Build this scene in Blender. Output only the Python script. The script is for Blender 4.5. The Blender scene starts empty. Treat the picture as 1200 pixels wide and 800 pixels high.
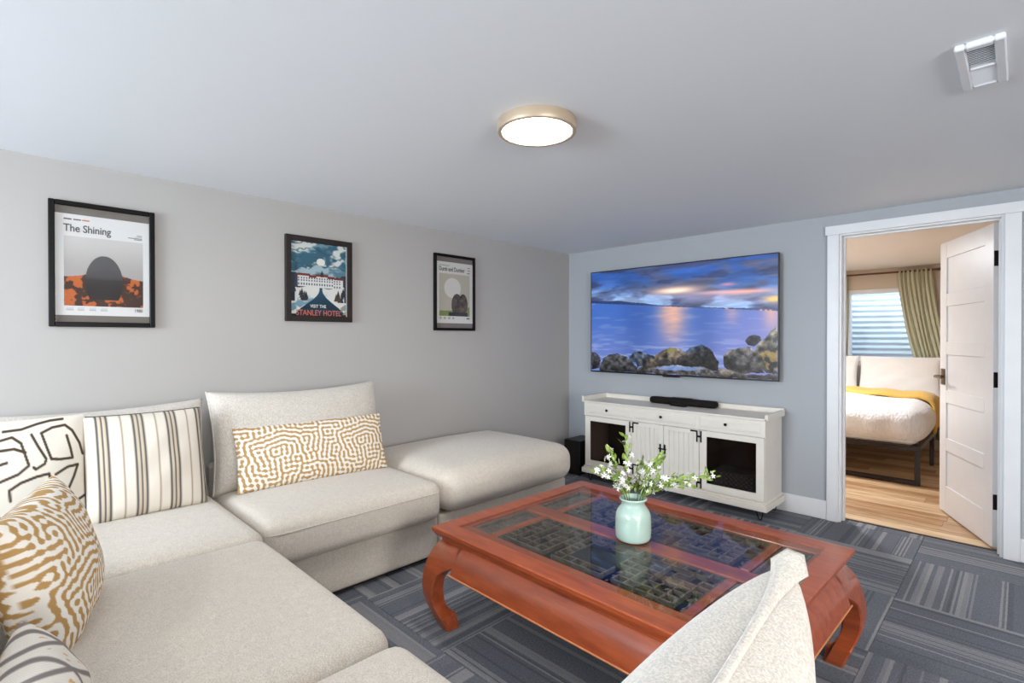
import bpy, bmesh, math, random
import numpy as np
from mathutils import Matrix, Vector, Euler
random.seed(7)
RNG = np.random.default_rng(11)
scene = bpy.context.scene
COL = scene.collection
PI = math.pi

# ------------------------------------------------------------------ camera
cam_data = bpy.data.cameras.new('camera')
cam = bpy.data.objects.new('camera', cam_data)
COL.objects.link(cam)
scene.camera = cam
cam_data.sensor_width = 36.0
cam_data.lens = 603.08 / 1200 * 36
cam_data.clip_start = 0.02
yaw, pitch, roll = math.radians(44.781), math.radians(-0.374), math.radians(-0.023)
fw = Vector((-math.sin(yaw) * math.cos(pitch), math.cos(yaw) * math.cos(pitch), math.sin(pitch)))
rt = Vector((math.cos(yaw), math.sin(yaw), 0))
up = rt.cross(fw)
r2 = rt * math.cos(roll) + up * math.sin(roll)
u2 = -rt * math.sin(roll) + up * math.cos(roll)
M = Matrix((r2, u2, -fw)).transposed().to_4x4()
M.translation = (3.387, -4.263, 1.318)
cam.matrix_world = M

# ------------------------------------------------------------------ world, lights, exposure
H = 2.2
world = bpy.data.worlds.new('world')
scene.world = world
world.use_nodes = True
world.node_tree.nodes['Background'].inputs[0].default_value = (0.62, 0.80, 1.0, 1)
world.node_tree.nodes['Background'].inputs[1].default_value = 5.5
scene.view_settings.view_transform = 'Standard'
scene.view_settings.look = 'None'
scene.view_settings.exposure = 0.6
scene.view_settings.gamma = 1.0
scene.view_settings.use_curve_mapping = False


def area_light(name, loc, direction, sx, sy, power, color):
    l = bpy.data.lights.new(name, 'AREA')
    l.shape = 'RECTANGLE'
    l.size, l.size_y = sx, sy
    l.energy = power
    l.color = color
    o = bpy.data.objects.new(name, l)
    COL.objects.link(o)
    o.location = loc
    o.rotation_euler = Vector(direction).to_track_quat('-Z', 'Y').to_euler()
    o['kind'] = 'helper'
    return o


# added area lights standing for daylight at two invented, unseen windows
area_light('added_window_light', (1.45, -7.52, 1.42), (0, 1, 0), 1.7, 1.1, 118, (0.80, 0.905, 1.0))
area_light('added_window_light', (6.42, -4.5, 1.42), (-1, 0, 0), 1.7, 1.1, 74, (1.0, 0.92, 0.82))


# ------------------------------------------------------------------ materials
def s2l(c):
    c = np.asarray(c, float)
    return np.where(c <= 0.04045, c / 12.92, ((c + 0.055) / 1.055) ** 2.4)


def rgb(r, g, b):
    v = s2l(np.array([r, g, b]) / 255.0)
    return (float(v[0]), float(v[1]), float(v[2]), 1.0)


class NT:
    def __init__(self, name):
        self.m = bpy.data.materials.new(name)
        self.m.use_nodes = True
        self.t = self.m.node_tree
        self.b = self.t.nodes['Principled BSDF']
        self.out = self.t.nodes['Material Output']

    def n(self, typ, **kw):
        nd = self.t.nodes.new(typ)
        for k, v in kw.items():
            if k.startswith('i_'):
                nd.inputs[k[2:].replace('_', ' ')].default_value = v
            else:
                setattr(nd, k, v)
        return nd

    def l(self, a, b):
        self.t.links.new(a, b)

    def math(self, op, a, b=None, c=None):
        nd = self.n('ShaderNodeMath', operation=op)
        for i, x in enumerate((a, b, c)):
            if x is None:
                continue
            if isinstance(x, (int, float)):
                nd.inputs[i].default_value = x
            else:
                self.l(x, nd.inputs[i])
        return nd.outputs[0]

    def mix(self, f, a, b, blend='MIX'):
        nd = self.n('ShaderNodeMix', data_type='RGBA', blend_type=blend)
        for i, x in ((0, f), (6, a), (7, b)):
            if isinstance(x, (int, float, tuple)):
                nd.inputs[i].default_value = x
            else:
                self.l(x, nd.inputs[i])
        return nd.outputs[2]

    def ramp(self, f, stops):
        nd = self.n('ShaderNodeValToRGB')
        e = nd.color_ramp.elements
        while len(e) < len(stops):
            e.new(0.5)
        for el, (p, c) in zip(e, stops):
            el.position = p
            el.color = c if len(c) == 4 else (*c, 1)
        self.l(f, nd.inputs[0])
        return nd.outputs[0]

    def bump(self, h, strength, dist=0.01):
        nd = self.n('ShaderNodeBump')
        nd.inputs['Strength'].default_value = strength
        nd.inputs['Distance'].default_value = dist
        self.l(h, nd.inputs['Height'])
        self.l(nd.outputs[0], self.b.inputs['Normal'])

    def noise(self, vec, scale, detail=2, rough=0.5, dim='3D'):
        nd = self.n('ShaderNodeTexNoise', noise_dimensions=dim)
        nd.inputs['Scale'].default_value = scale
        nd.inputs['Detail'].default_value = detail
        nd.inputs['Roughness'].default_value = rough
        if vec is not None:
            self.l(vec, nd.inputs['Vector'])
        return nd.outputs[0]

    def obj(self):
        return self.n('ShaderNodeTexCoord').outputs['Object']

    def scaled(self, vec, s):
        nd = self.n('ShaderNodeVectorMath', operation='MULTIPLY')
        self.l(vec, nd.inputs[0])
        nd.inputs[1].default_value = s
        return nd.outputs[0]

    def setb(self, **kw):
        for k, v in kw.items():
            self.b.inputs[k.replace('_', ' ')].default_value = v


def plain(name, color, rough=0.5, metal=0.0, vary=0.06, scale=8, coat=0.0, bump=0.0, bscale=60, spec=0.5):
    t = NT(name)
    o = t.obj()
    nz = t.noise(o, scale, 3)
    dark = tuple(c * (1 - vary) for c in color[:3]) + (1,)
    lite = tuple(min(1, c * (1 + vary)) for c in color[:3]) + (1,)
    t.l(t.ramp(nz, [(0.3, dark), (0.7, lite)]), t.b.inputs['Base Color'])
    t.setb(Roughness=rough, Metallic=metal, Coat_Weight=coat)
    t.b.inputs['Specular IOR Level'].default_value = spec
    if bump:
        t.bump(t.noise(o, bscale, 2), bump, 0.004)
    return t.m


def wall_paint(name, color):
    t = NT(name)
    o = t.obj()
    t.l(t.mix(t.noise(o, 1.3, 2), tuple(c * 0.97 for c in color[:3]) + (1,), color), t.b.inputs['Base Color'])
    t.setb(Roughness=0.62)
    t.b.inputs['Specular IOR Level'].default_value = 0.35
    t.bump(t.noise(o, 120, 3), 0.12, 0.002)
    return t.m


def fabric(name, color, scale=420, vary=0.16, bump=0.5, streak=(1, 1, 1), dist=0.003):
    t = NT(name)
    o = t.obj()
    a = t.noise(t.scaled(o, tuple(scale * s for s in streak)), 1.0, 2, 0.7)
    b = t.noise(o, 45, 3)
    f = t.math('ADD', t.math('MULTIPLY', a, 0.85), t.math('MULTIPLY', b, 0.15))
    dark = tuple(c * (1 - vary) for c in color[:3]) + (1,)
    lite = tuple(min(1, c * (1 + vary * 0.6)) for c in color[:3]) + (1,)
    t.l(t.ramp(f, [(0.38, dark), (0.62, lite)]), t.b.inputs['Base Color'])
    t.setb(Roughness=0.95)
    t.b.inputs['Specular IOR Level'].default_value = 0.15
    t.b.inputs['Sheen Weight'].default_value = 0.25
    t.bump(f, bump, dist)
    return t.m


def vcol_mat(name, rough=0.9, emit=0.0, bump=0.0, bscale=500):
    t = NT(name)
    a = t.n('ShaderNodeAttribute', attribute_name='Col')
    if emit:
        t.l(a.outputs[0], t.b.inputs['Emission Color'])
        t.b.inputs['Emission Strength'].default_value = emit
        t.b.inputs['Base Color'].default_value = (0.004, 0.004, 0.004, 1)
    else:
        t.l(a.outputs[0], t.b.inputs['Base Color'])
    t.setb(Roughness=rough)
    if not emit:
        t.b.inputs['Specular IOR Level'].default_value = 0.2
    if bump:
        t.bump(t.noise(t.obj(), bscale, 2), bump, 0.003)
    return t.m


def pane_mat(name, tint=(1, 1, 1, 1), rough=0.01, ior=1.5, boost=1.0):
    """thin pane: fresnel mirror over a clear or tinted see-through sheet"""
    t = NT(name)
    t.t.nodes.remove(t.b)
    fr = t.n('ShaderNodeFresnel')
    fr.inputs[0].default_value = ior
    tr = t.n('ShaderNodeBsdfTransparent')
    tr.inputs[0].default_value = tint
    gl = t.n('ShaderNodeBsdfGlossy')
    gl.inputs['Roughness'].default_value = rough
    mx = t.n('ShaderNodeMixShader')
    ge = t.n('ShaderNodeNewGeometry')
    outer = t.math('SUBTRACT', 1.0, ge.outputs['Backfacing'])
    t.l(t.math('MULTIPLY', t.math('MULTIPLY', fr.outputs[0], boost), outer), mx.inputs[0])
    t.l(tr.outputs[0], mx.inputs[1])
    t.l(gl.outputs[0], mx.inputs[2])
    t.l(mx.outputs[0], t.out.inputs[0])
    return t.m


def wood(name, dark, lite, stretch=(1, 8, 8), rough=0.35, coat=0.0, per_object=0.0, scale=6):
    t = NT(name)
    o = t.obj()
    oi = t.n('ShaderNodeObjectInfo')
    off = t.n('ShaderNodeVectorMath', operation='ADD')
    cmb = t.n('ShaderNodeCombineXYZ')
    if per_object:
        r = t.math('MULTIPLY', oi.outputs['Random'], 37.0)
        t.l(r, cmb.inputs[0]); t.l(r, cmb.inputs[1])
    t.l(t.scaled(o, stretch), off.inputs[0])
    t.l(cmb.outputs[0], off.inputs[1])
    g = t.noise(off.outputs[0], scale, 4, 0.6)
    fine = t.noise(t.scaled(off.outputs[0], (1, 6, 6)), scale * 2, 2)
    f = t.math('ADD', t.math('MULTIPLY', g, 0.75), t.math('MULTIPLY', fine, 0.25))
    if per_object:
        f = t.math('ADD', f, t.math('MULTIPLY', t.math('SUBTRACT', oi.outputs['Random'], 0.5), per_object))
    t.l(t.ramp(f, [(0.3, dark), (0.7, lite)]), t.b.inputs['Base Color'])
    t.setb(Roughness=rough, Coat_Weight=coat)
    t.b.inputs['Coat Roughness'].default_value = 0.12
    t.bump(fine, 0.05, 0.002)
    return t.m


def carpet_mat():
    t = NT('striped_carpet')
    tc = t.n('ShaderNodeTexCoord')
    sp = t.n('ShaderNodeSeparateXYZ')
    t.l(tc.outputs['Object'], sp.inputs[0])
    oi = t.n('ShaderNodeObjectInfo')
    rnd = t.math('MULTIPLY', oi.outputs['Random'], 91.7)
    wob = t.noise(t.scaled(tc.outputs['Object'], (60, 160, 60)), 1.0, 2, 0.7)
    y = t.math('ADD', t.math('ADD', sp.outputs[1], rnd), t.math('MULTIPLY', t.math('SUBTRACT', wob, 0.5), 0.006))

    def wn(freq, off):
        w = t.n('ShaderNodeTexWhiteNoise', noise_dimensions='1D')
        t.l(t.math('FLOOR', t.math('ADD', t.math('MULTIPLY', y, freq), off)), w.inputs['W'])
        return w.outputs['Value']
    group = t.math('GREATER_THAN', wn(17, 0.3), 0.55)
    lines = t.math('GREATER_THAN', wn(105, 5.0), 0.58)
    wide = t.math('GREATER_THAN', wn(42, 9.0), 0.90)
    darks = t.math('GREATER_THAN', wn(90, 21.0), 0.86)
    stripe = t.math('MAXIMUM', t.math('MULTIPLY', group, lines), wide)
    speck = t.ramp(t.noise(t.scaled(tc.outputs['Object'], (140, 140, 140)), 1.0, 3, 0.85), [(0.36, (0, 0, 0)), (0.64, (1, 1, 1))])
    mid = t.noise(tc.outputs['Object'], 30, 2)
    base = t.mix(wn(9, 3.0), rgb(126, 129, 138), rgb(138, 141, 149))
    base = t.mix(t.math('MULTIPLY', darks, 0.35), base, rgb(62, 67, 76))
    bright = t.mix(wn(60, 40.0), rgb(172, 173, 177), rgb(202, 199, 196))
    c = t.mix(t.math('MULTIPLY', stripe, t.math('ADD', t.math('MULTIPLY', speck, 0.7), 0.4)), base, bright)
    c = t.mix(t.math('MULTIPLY', speck, 0.6), c, rgb(70, 73, 81))
    c = t.mix(t.math('MULTIPLY', mid, 0.12), c, rgb(120, 122, 128))
    t.l(c, t.b.inputs['Base Color'])
    t.setb(Roughness=0.97)
    t.b.inputs['Specular IOR Level'].default_value = 0.1
    t.bump(t.math('ADD', speck, t.math('MULTIPLY', stripe, 0.3)), 0.6, 0.004)
    return t.m


def emission(name, color, strength):
    t = NT(name)
    t.setb(Base_Color=color, Roughness=0.4)
    t.b.inputs['Emission Color'].default_value = color
    t.b.inputs['Emission Strength'].default_value = strength
    return t.m


MT = dict(
    wall=wall_paint('grey_wall_paint', rgb(178, 174, 170)),
    wall_daylight_tint=wall_paint('daylight_tinted_wall_paint', rgb(172, 175, 179)),  # grey wall colour with the cool cast of daylight mixed in
    ceil=wall_paint('ceiling_paint', rgb(236, 238, 241)),
    bedwall=wall_paint('tan_wall_paint', rgb(214, 199, 182)),
    bedceil=wall_paint('bedroom_ceiling_paint', rgb(240, 232, 224)),
    trim=plain('white_trim_paint', rgb(226, 226, 227), 0.38, vary=0.02),
    door=plain('white_door_paint', rgb(218, 216, 216), 0.36, vary=0.02),
    carpet=carpet_mat(),
    oak=wood('oak_plank', rgb(158, 116, 76), rgb(226, 196, 158), (1.0, 11, 11), 0.38, 0.1, 0.34, 3.4),
    underlay=plain('dark_underlay', rgb(60, 56, 52), 0.9),
    sofa=fabric('oatmeal_linen', rgb(212, 202, 188), 300, 0.22, 0.5, (1, 1, 1)),
    sofa_back=fabric('oatmeal_chenille', rgb(210, 202, 191), 300, 0.2, 0.7, (1, 1, 0.3)),
    plinth=plain('dark_plinth', rgb(42, 34, 28), 0.7, vary=0.2),
    redwood=wood('red_lacquered_wood', rgb(132, 54, 26), rgb(180, 88, 48), (1, 6, 6), 0.30, 0.35, 0.0, 5),
    darkwood=wood('dark_carved_wood', rgb(60, 49, 43), rgb(132, 114, 101), (2, 6, 6), 0.5, 0.0, 0.0, 9),
    board=plain('black_board', rgb(24, 22, 22), 0.6),
    bead=plain('pale_edge_wood', rgb(196, 128, 82), 0.45, vary=0.2),  # lighter brown than the red table wood
    glass=pane_mat('table_glass', (0.93, 0.96, 0.95, 1), 0.005, 1.5, 1.0),
    pictureglass=pane_mat('picture_glass', (0.97, 0.97, 0.97, 1), 0.02, 1.5, 0.9),
    smoked=pane_mat('smoked_glass', (0.55, 0.51, 0.49, 1), 0.06, 1.45, 0.9),
    winglass=pane_mat('window_glass', (0.96, 0.98, 0.99, 1), 0.005, 1.45, 0.7),
    vase=plain('mint_glaze', rgb(184, 209, 196), 0.22, vary=0.05, scale=14, coat=0.6),
    stem=plain('green_stem', rgb(104, 128, 62), 0.6),
    leaf=plain('green_leaf', rgb(126, 152, 66), 0.5, vary=0.35, scale=3),
    leaf2=plain('pale_green_leaf', rgb(170, 190, 104), 0.5, vary=0.3, scale=3),
    petal=plain('white_petal', rgb(246, 242, 240), 0.6, vary=0.03),
    cabinet=plain('cream_cabinet_paint', rgb(230, 223, 212), 0.42, vary=0.025),
    iron=plain('black_iron', rgb(26, 24, 24), 0.42, 0.7, vary=0.15),
    inside=plain('dark_cabinet_inside', rgb(112, 92, 80), 0.7),
    black=plain('black_plastic', rgb(16, 15, 15), 0.42, vary=0.15, spec=0.25),
    mesh=plain('black_speaker_mesh', rgb(28, 24, 21), 0.75, vary=0.3, scale=300, bump=0.6, bscale=700, spec=0.2),
    bezel=plain('black_bezel', rgb(12, 12, 13), 0.3),
    frameblack=plain('black_frame_lacquer', rgb(12, 10, 10), 0.4, vary=0.2, spec=0.15),
    framebrown=wood('espresso_frame_wood', rgb(22, 13, 9), rgb(38, 25, 18), (1, 6, 6), 0.7, 0.0),
    mat=plain('reflection_and_gravel_grey', rgb(120, 112, 104), 0.8),  # poster backing painted with a grey brown reflection; the gravel bed shares it
    ring=plain('champagne_metal', rgb(196, 176, 152), 0.42, 0.35, vary=0.04),
    lampwhite=emission('lamp_diffuser', (1.0, 0.975, 0.945, 1), 44.0),
    added_bedlamp=emission('added_bedlamp_diffuser', (0.93, 0.96, 1.0, 1), 190.0),
    vent=plain('white_vent_plastic', rgb(226, 228, 232), 0.45, vary=0.02),
    ventdark=plain('dark_duct', rgb(96, 98, 104), 0.8),
    sheet=fabric('white_sheet', rgb(244, 240, 236), 300, 0.05, 0.25),
    duvet=fabric('white_crinkled_duvet', rgb(240, 238, 238), 55, 0.05, 1.0, (1.0, 1.0, 0.3), 0.012),
    throw=fabric('mustard_throw', rgb(224, 178, 88), 260, 0.18, 0.7),
    bedframe=plain('dark_bronze_steel', rgb(50, 42, 40), 0.4, 0.5),
    curtain=fabric('sage_curtain', rgb(198, 196, 168), 300, 0.12, 0.4),
    rod=plain('brown_rod', rgb(96, 58, 36), 0.4),
    steel=plain('galvanised_steel', rgb(214, 222, 230), 0.5, 0.0, vary=0.08, scale=4),
    bronze=plain('bronze_hardware', rgb(104, 88, 70), 0.35, 0.85),
    hinge=plain('black_hinge', rgb(20, 12, 14), 0.45, 0.5),
    basket=plain('grey_basket', rgb(150, 152, 158), 0.8),
    vcol=vcol_mat('printed_paper', 0.7),
    vfab=vcol_mat('printed_linen', 0.95, bump=0.5, bscale=600),
    screen=vcol_mat('lit_screen', 0.25, emit=0.74),
    ink=plain('grey_ink', rgb(84, 82, 82), 0.8),
    inkblack=plain('black_ink', rgb(36, 30, 30), 0.8),
    inkred=plain('salmon_ink', rgb(206, 112, 92), 0.8),
    inkwhite=plain('white_ink', rgb(236, 234, 226), 0.8),
)


# ------------------------------------------------------------------ mesh helpers
class MB:
    def __init__(self):
        self.v, self.f, self.sm, self.mi = [], [], [], []

    def add(self, verts, faces, smooth=False, mi=0):
        o = len(self.v)
        self.v.extend(tuple(map(float, p)) for p in verts)
        for f in faces:
            self.f.append(tuple(i + o for i in f))
            self.sm.append(smooth)
            self.mi.append(mi)
        return self

    def box(self, x0, x1, y0, y1, z0, z1, mi=0):
        v = [(x0, y0, z0), (x1, y0, z0), (x1, y1, z0), (x0, y1, z0), (x0, y0, z1), (x1, y0, z1), (x1, y1, z1), (x0, y1, z1)]
        f = [(0, 3, 2, 1), (4, 5, 6, 7), (0, 1, 5, 4), (1, 2, 6, 5), (2, 3, 7, 6), (3, 0, 4, 7)]
        return self.add(v, f, False, mi)

    def cbox(self, x0, x1, y0, y1, z0, z1, c=0.004, mi=0):
        """box with chamfered edges"""
        c = min(c, (x1 - x0) * .45, (y1 - y0) * .45, (z1 - z0) * .45)
        bm = bmesh.new()
        bmesh.ops.create_cube(bm, size=1)
        for v in bm.verts:
            v.co = ((x0 + x1) / 2 + v.co.x * (x1 - x0), (y0 + y1) / 2 + v.co.y * (y1 - y0), (z0 + z1) / 2 + v.co.z * (z1 - z0))
        bmesh.ops.bevel(bm, geom=list(bm.edges), offset=c, segments=1, affect='EDGES', profile=0.5)
        bm.verts.index_update()
        self.add([v.co[:] for v in bm.verts], [[v.index for v in f.verts] for f in bm.faces], False, mi)
        bm.free()
        return self

    def tube(self, path, r, n=8, caps=True, mi=0, smooth=True, flat=None):
        pts = [Vector(p) for p in path]
        rs = r if isinstance(r, (list, tuple)) else [r] * len(pts)
        rings = []
        ref = None
        for i, p in enumerate(pts):
            d = (pts[min(i + 1, len(pts) - 1)] - pts[max(i - 1, 0)]).normalized()
            if ref is None:
                ref = d.orthogonal().normalized()
            ref = (ref - d * ref.dot(d))
            ref = ref.normalized() if ref.length > 1e-6 else d.orthogonal().normalized()
            b = d.cross(ref)
            rings.append([p + (ref * math.cos(2 * PI * k / n) + b * math.sin(2 * PI * k / n)) * rs[i] for k in range(n)])
        v = [q for rg in rings for q in rg]
        f = []
        for i in range(len(rings) - 1):
            for k in range(n):
                f.append((i * n + k, i * n + (k + 1) % n, (i + 1) * n + (k + 1) % n, (i + 1) * n + k))
        self.add(v, f, smooth, mi)
        if caps:
            self.add(rings[0], [tuple(reversed(range(n)))], False, mi)
            self.add(rings[-1], [tuple(range(n))], False, mi)
        return self

    def lathe(self, prof, n=32, cx=0, cy=0, mi=0, smooth=True):
        v, f = [], []
        for (r, z) in prof:
            for k in range(n):
                a = 2 * PI * k / n
                v.append((cx + r * math.cos(a), cy + r * math.sin(a), z))
        for i in range(len(prof) - 1):
            for k in range(n):
                f.append((i * n + k, i * n + (k + 1) % n, (i + 1) * n + (k + 1) % n, (i + 1) * n + k))
        return self.add(v, f, smooth, mi)

    def prism(self, poly, axis, a0, a1, mi=0):
        """extrude 2D polygon along axis (0,1,2) from a0 to a1"""
        n = len(poly)

        def P(p, a):
            q = list(p)
            q.insert(axis, a)
            return q
        v = [P(p, a0) for p in poly] + [P(p, a1) for p in poly]
        f = [tuple(reversed(range(n))), tuple(range(n, 2 * n))]
        for i in range(n):
            j = (i + 1) % n
            f.append((i, j, n + j, n + i))
        return self.add(v, f, False, mi)

    def grid(self, P, smooth=True, mi=0, flip=False, closed_u=False):
        """P: array (nu,nv,3)"""
        P = np.asarray(P)
        nu, nv = P.shape[:2]
        f = []
        for i in range(nu - (0 if closed_u else 1)):
            i2 = (i + 1) % nu
            for j in range(nv - 1):
                q = (i * nv + j, i2 * nv + j, i2 * nv + j + 1, i * nv + j + 1)
                f.append(tuple(reversed(q)) if flip else q)
        return self.add(P.reshape(-1, 3), f, smooth, mi)

    def build(self, name, mat=None, parent=None, loc=None, rot=None, fix=True):
        me = bpy.data.meshes.new(name)
        me.from_pydata(self.v, [], self.f)
        me.polygons.foreach_set('use_smooth', self.sm)
        me.polygons.foreach_set('material_index', self.mi)
        mats = mat if isinstance(mat, (list, tuple)) else [mat]
        for m in mats:
            me.materials.append(MT[m] if isinstance(m, str) else m)
        if fix:
            bm = bmesh.new()
            bm.from_mesh(me)
            bmesh.ops.recalc_face_normals(bm, faces=bm.faces)
            bm.to_mesh(me)
            bm.free()
        me.update()
        return link(name, me, parent, loc, rot)


def link(name, data, parent=None, loc=None, rot=None):
    o = bpy.data.objects.new(name, data)
    COL.objects.link(o)
    if parent is not None:
        o.parent = parent
    if loc is not None:
        o.location = loc
    if rot is not None:
        o.rotation_euler = rot
    return o


def tag(o, label, cat, group=None, kind=None):
    o['label'] = label
    o['category'] = cat
    if group:
        o['group'] = group
    if kind:
        o['kind'] = kind
    return o


def thing(name, label, cat, loc=(0, 0, 0), rot=(0, 0, 0), group=None):
    return tag(link(name, None, None, loc, rot), label, cat, group)


def struct(o, label, cat):
    o['kind'] = 'structure'
    o['label'] = label
    o['category'] = cat
    return o


def soft_box(w, d, h, r, n=20, crown=0.0, bulge=0.0, sag=0.0, nz=None):
    """rounded box centred at the origin in x,y and from z=0 to h, optionally crowned"""
    a, b, c = w / 2, d / 2, h / 2
    mb = MB()
    nz = nz or n

    def shape(p):
        q = np.clip(p, [-a + r, -b + r, -c + r], [a - r, b - r, c - r])
        dv = p - q
        ln = np.linalg.norm(dv, axis=-1, keepdims=True)
        out = q + dv / np.maximum(ln, 1e-9) * r
        u, v, t = out[..., 0] / a, out[..., 1] / b, out[..., 2] / c
        out[..., 2] += crown * (1 - u ** 2) * (1 - v ** 2) * np.clip(t, 0, 1)
        s = (1 - t ** 2)
        out[..., 0] += bulge * u * s * (1 - v ** 4)
        out[..., 1] += bulge * v * s * (1 - u ** 4)
        out[..., 2] += c
        return out

    def lin(L, k):
        # denser near the rounded ends
        s = np.linspace(-1, 1, k)
        s = np.sign(s) * (1 - (1 - np.abs(s)) ** 1.5)
        return s * L
    X, Y, Z = lin(a, n), lin(b, n), lin(c, nz)
    for ax, L, (A, B) in ((0, a, (Y, Z)), (1, b, (X, Z)), (2, c, (X, Y))):
        for s in (-1, 1):
            g = np.stack(np.meshgrid(A, B, indexing='ij'), -1)
            p = np.insert(g, ax, s * L, axis=-1)
            mb.grid(shape(p))
    # weld
    bm = bmesh.new()
    me = bpy.data.meshes.new('tmp')
    me.from_pydata(mb.v, [], mb.f)
    bm.from_mesh(me)
    bmesh.ops.remove_doubles(bm, verts=bm.verts, dist=1e-5)
    bmesh.ops.recalc_face_normals(bm, faces=bm.faces)
    bm.verts.index_update()
    out = MB()
    out.add([v.co[:] for v in bm.verts], [[v.index for v in f.verts] for f in bm.faces], True)
    bm.free()
    bpy.data.meshes.remove(me)
    return out


def set_colors(me, cols):
    a = me.color_attributes.new('Col', 'FLOAT_COLOR', 'POINT')
    c = np.ones((len(cols), 4), np.float32)
    c[:, :3] = cols
    a.data.foreach_set('color', c.ravel())


def pillow_points(w, h, t, n, m, power, pinch, lump, seed, flat=0.0):
    u = np.linspace(-1, 1, n)
    v = np.linspace(-1, 1, m)
    u = np.sign(u) * (1 - (1 - np.abs(u)) ** 1.35)
    v = np.sign(v) * (1 - (1 - np.abs(v)) ** 1.35)
    U, V = np.meshgrid(u, v, indexing='ij')
    rg = np.random.default_rng(seed)
    X = U * w / 2 * (1 - pinch * (1 - V ** 2))
    Z = V * h / 2 * (1 - pinch * (1 - U ** 2))
    T = t / 2 * np.clip((1 - U ** 2) * (1 - V ** 2), 0, 1) ** power
    L = np.zeros_like(U)
    for k in range(5):
        fx, fy = rg.uniform(1.5, 5, 2)
        ph = rg.uniform(0, 6.28, 2)
        L += np.sin(fx * U * 2 + ph[0]) * np.cos(fy * V * 2 + ph[1]) / 5
    T = T * (1 + lump * L) + flat * 0
    return U, V, X, Z + h / 2, T


def pillow(name, w, h, t, mat, parent=None, n=34, m=34, power=0.42, pinch=0.07, lump=0.12, seed=1, colorf=None, flange=0.0, loc=None, rot=None, piping=None, sag=0.0, ear=0.0):
    """cushion standing on its lower edge: x width, z height, +y front"""
    U, V, X, Z, T = pillow_points(w, h, t, n, m, power, pinch, lump, seed)
    if sag:
        Z = Z - sag * (1 - U ** 2) * (Z / h) ** 2
    mb = MB()
    front = np.stack([X, T, Z], -1)
    back = np.stack([X, -T, Z], -1)
    mb.grid(front)
    mb.grid(back, flip=True)
    if flange:
        ring = [(i, 0) for i in range(n)] + [(n - 1, j) for j in range(1, m)] + [(i, m - 1) for i in range(n - 2, -1, -1)] + [(0, j) for j in range(m - 2, 0, -1)]
        pts = np.array([[X[i, j], Z[i, j]] for i, j in ring])
        ctr = np.array([0, h / 2])
        uv_ = np.array([abs(U[i, j] * V[i, j]) for i, j in ring])
        outp = ctr + (pts - ctr) * (1 + flange * (1 + ear * uv_ ** 7))[:, None]
        k = len(ring)
        th = (0.004 + (.002 + .020 * uv_ ** 7) * (ear > 0))
        v = [(p[0], q, p[1]) for p, q in zip(pts, th)] + [(p[0], q * .45, p[1]) for p, q in zip(outp, th)] + [(p[0], -q * .45, p[1]) for p, q in zip(outp, th)] + [(p[0], -q, p[1]) for p, q in zip(pts, th)]
        f = []
        for i in range(k):
            j = (i + 1) % k
            for b in range(3):
                f.append((b * k + i, b * k + j, (b + 1) * k + j, (b + 1) * k + i))
        mb.add(v, f, True)
    o = mb.build(name, mat, parent, loc, rot)
    if colorf is not None:
        co = np.empty(len(o.data.vertices) * 3)
        o.data.vertices.foreach_get('co', co)
        co = co.reshape(-1, 3)
        set_colors(o.data, s2l(np.clip(colorf(co), 0, 1)))
    if piping:
        ring = [(i, 0) for i in range(n)] + [(n - 1, j) for j in range(1, m)] + [(i, m - 1) for i in range(n - 2, -1, -1)] + [(0, j) for j in range(m - 2, -1, -1)]
        path = [(X[i, j], 0, Z[i, j]) for i, j in ring]
        MB().tube(path, piping[0], 6, False).build('piping', piping[1], o)
    return o


def text_mesh(txt, size, name, mat, parent, loc, rot, xscale=1.0, bold=0.0, spacing=1.0):
    c = bpy.data.curves.new('lettering_curve', 'FONT')
    c.body = txt
    c.size = size
    c.offset = bold
    c.space_character = spacing
    c.extrude = 0.0002
    c.resolution_u = 3
    tmp = bpy.data.objects.new('lettering_tmp', c)
    COL.objects.link(tmp)
    dg = bpy.context.evaluated_depsgraph_get()
    me = bpy.data.meshes.new_from_object(tmp.evaluated_get(dg))
    bpy.data.objects.remove(tmp)
    me.materials.clear()
    me.materials.append(MT[mat])
    o = link(name, me, parent, loc, rot)
    o.scale = (xscale, 1, 1)
    return o


def color_panel(name, w, h, img, mat, parent, loc=(0, 0, 0), rot=(0, 0, 0)):
    """flat picture in the local xz plane facing -y, img[row from top, column]"""
    ny, nx = img.shape[:2]
    xs = np.linspace(-w / 2, w / 2, nx)
    zs = np.linspace(h / 2, -h / 2, ny)
    Zg, Xg = np.meshgrid(zs, xs, indexing='ij')
    P = np.stack([Xg, np.zeros_like(Xg), Zg], -1).reshape(-1, 3)
    idx = np.arange(ny * nx).reshape(ny, nx)
    F = np.stack([idx[:-1, :-1], idx[1:, :-1], idx[1:, 1:], idx[:-1, 1:]], -1).reshape(-1, 4)
    me = bpy.data.meshes.new(name)
    me.vertices.add(len(P))
    me.vertices.foreach_set('co', P.ravel())
    me.loops.add(F.size)
    me.loops.foreach_set('vertex_index', F.ravel())
    me.polygons.add(len(F))
    me.polygons.foreach_set('loop_start', np.arange(0, F.size, 4))
    me.update(calc_edges=True)
    me.validate()
    me.materials.append(MT[mat])
    set_colors(me, s2l(np.clip(img.reshape(-1, 3), 0, 1)))
    return link(name, me, parent, loc, rot)


def C(*c):
    return np.array(c, float) / 255


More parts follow.
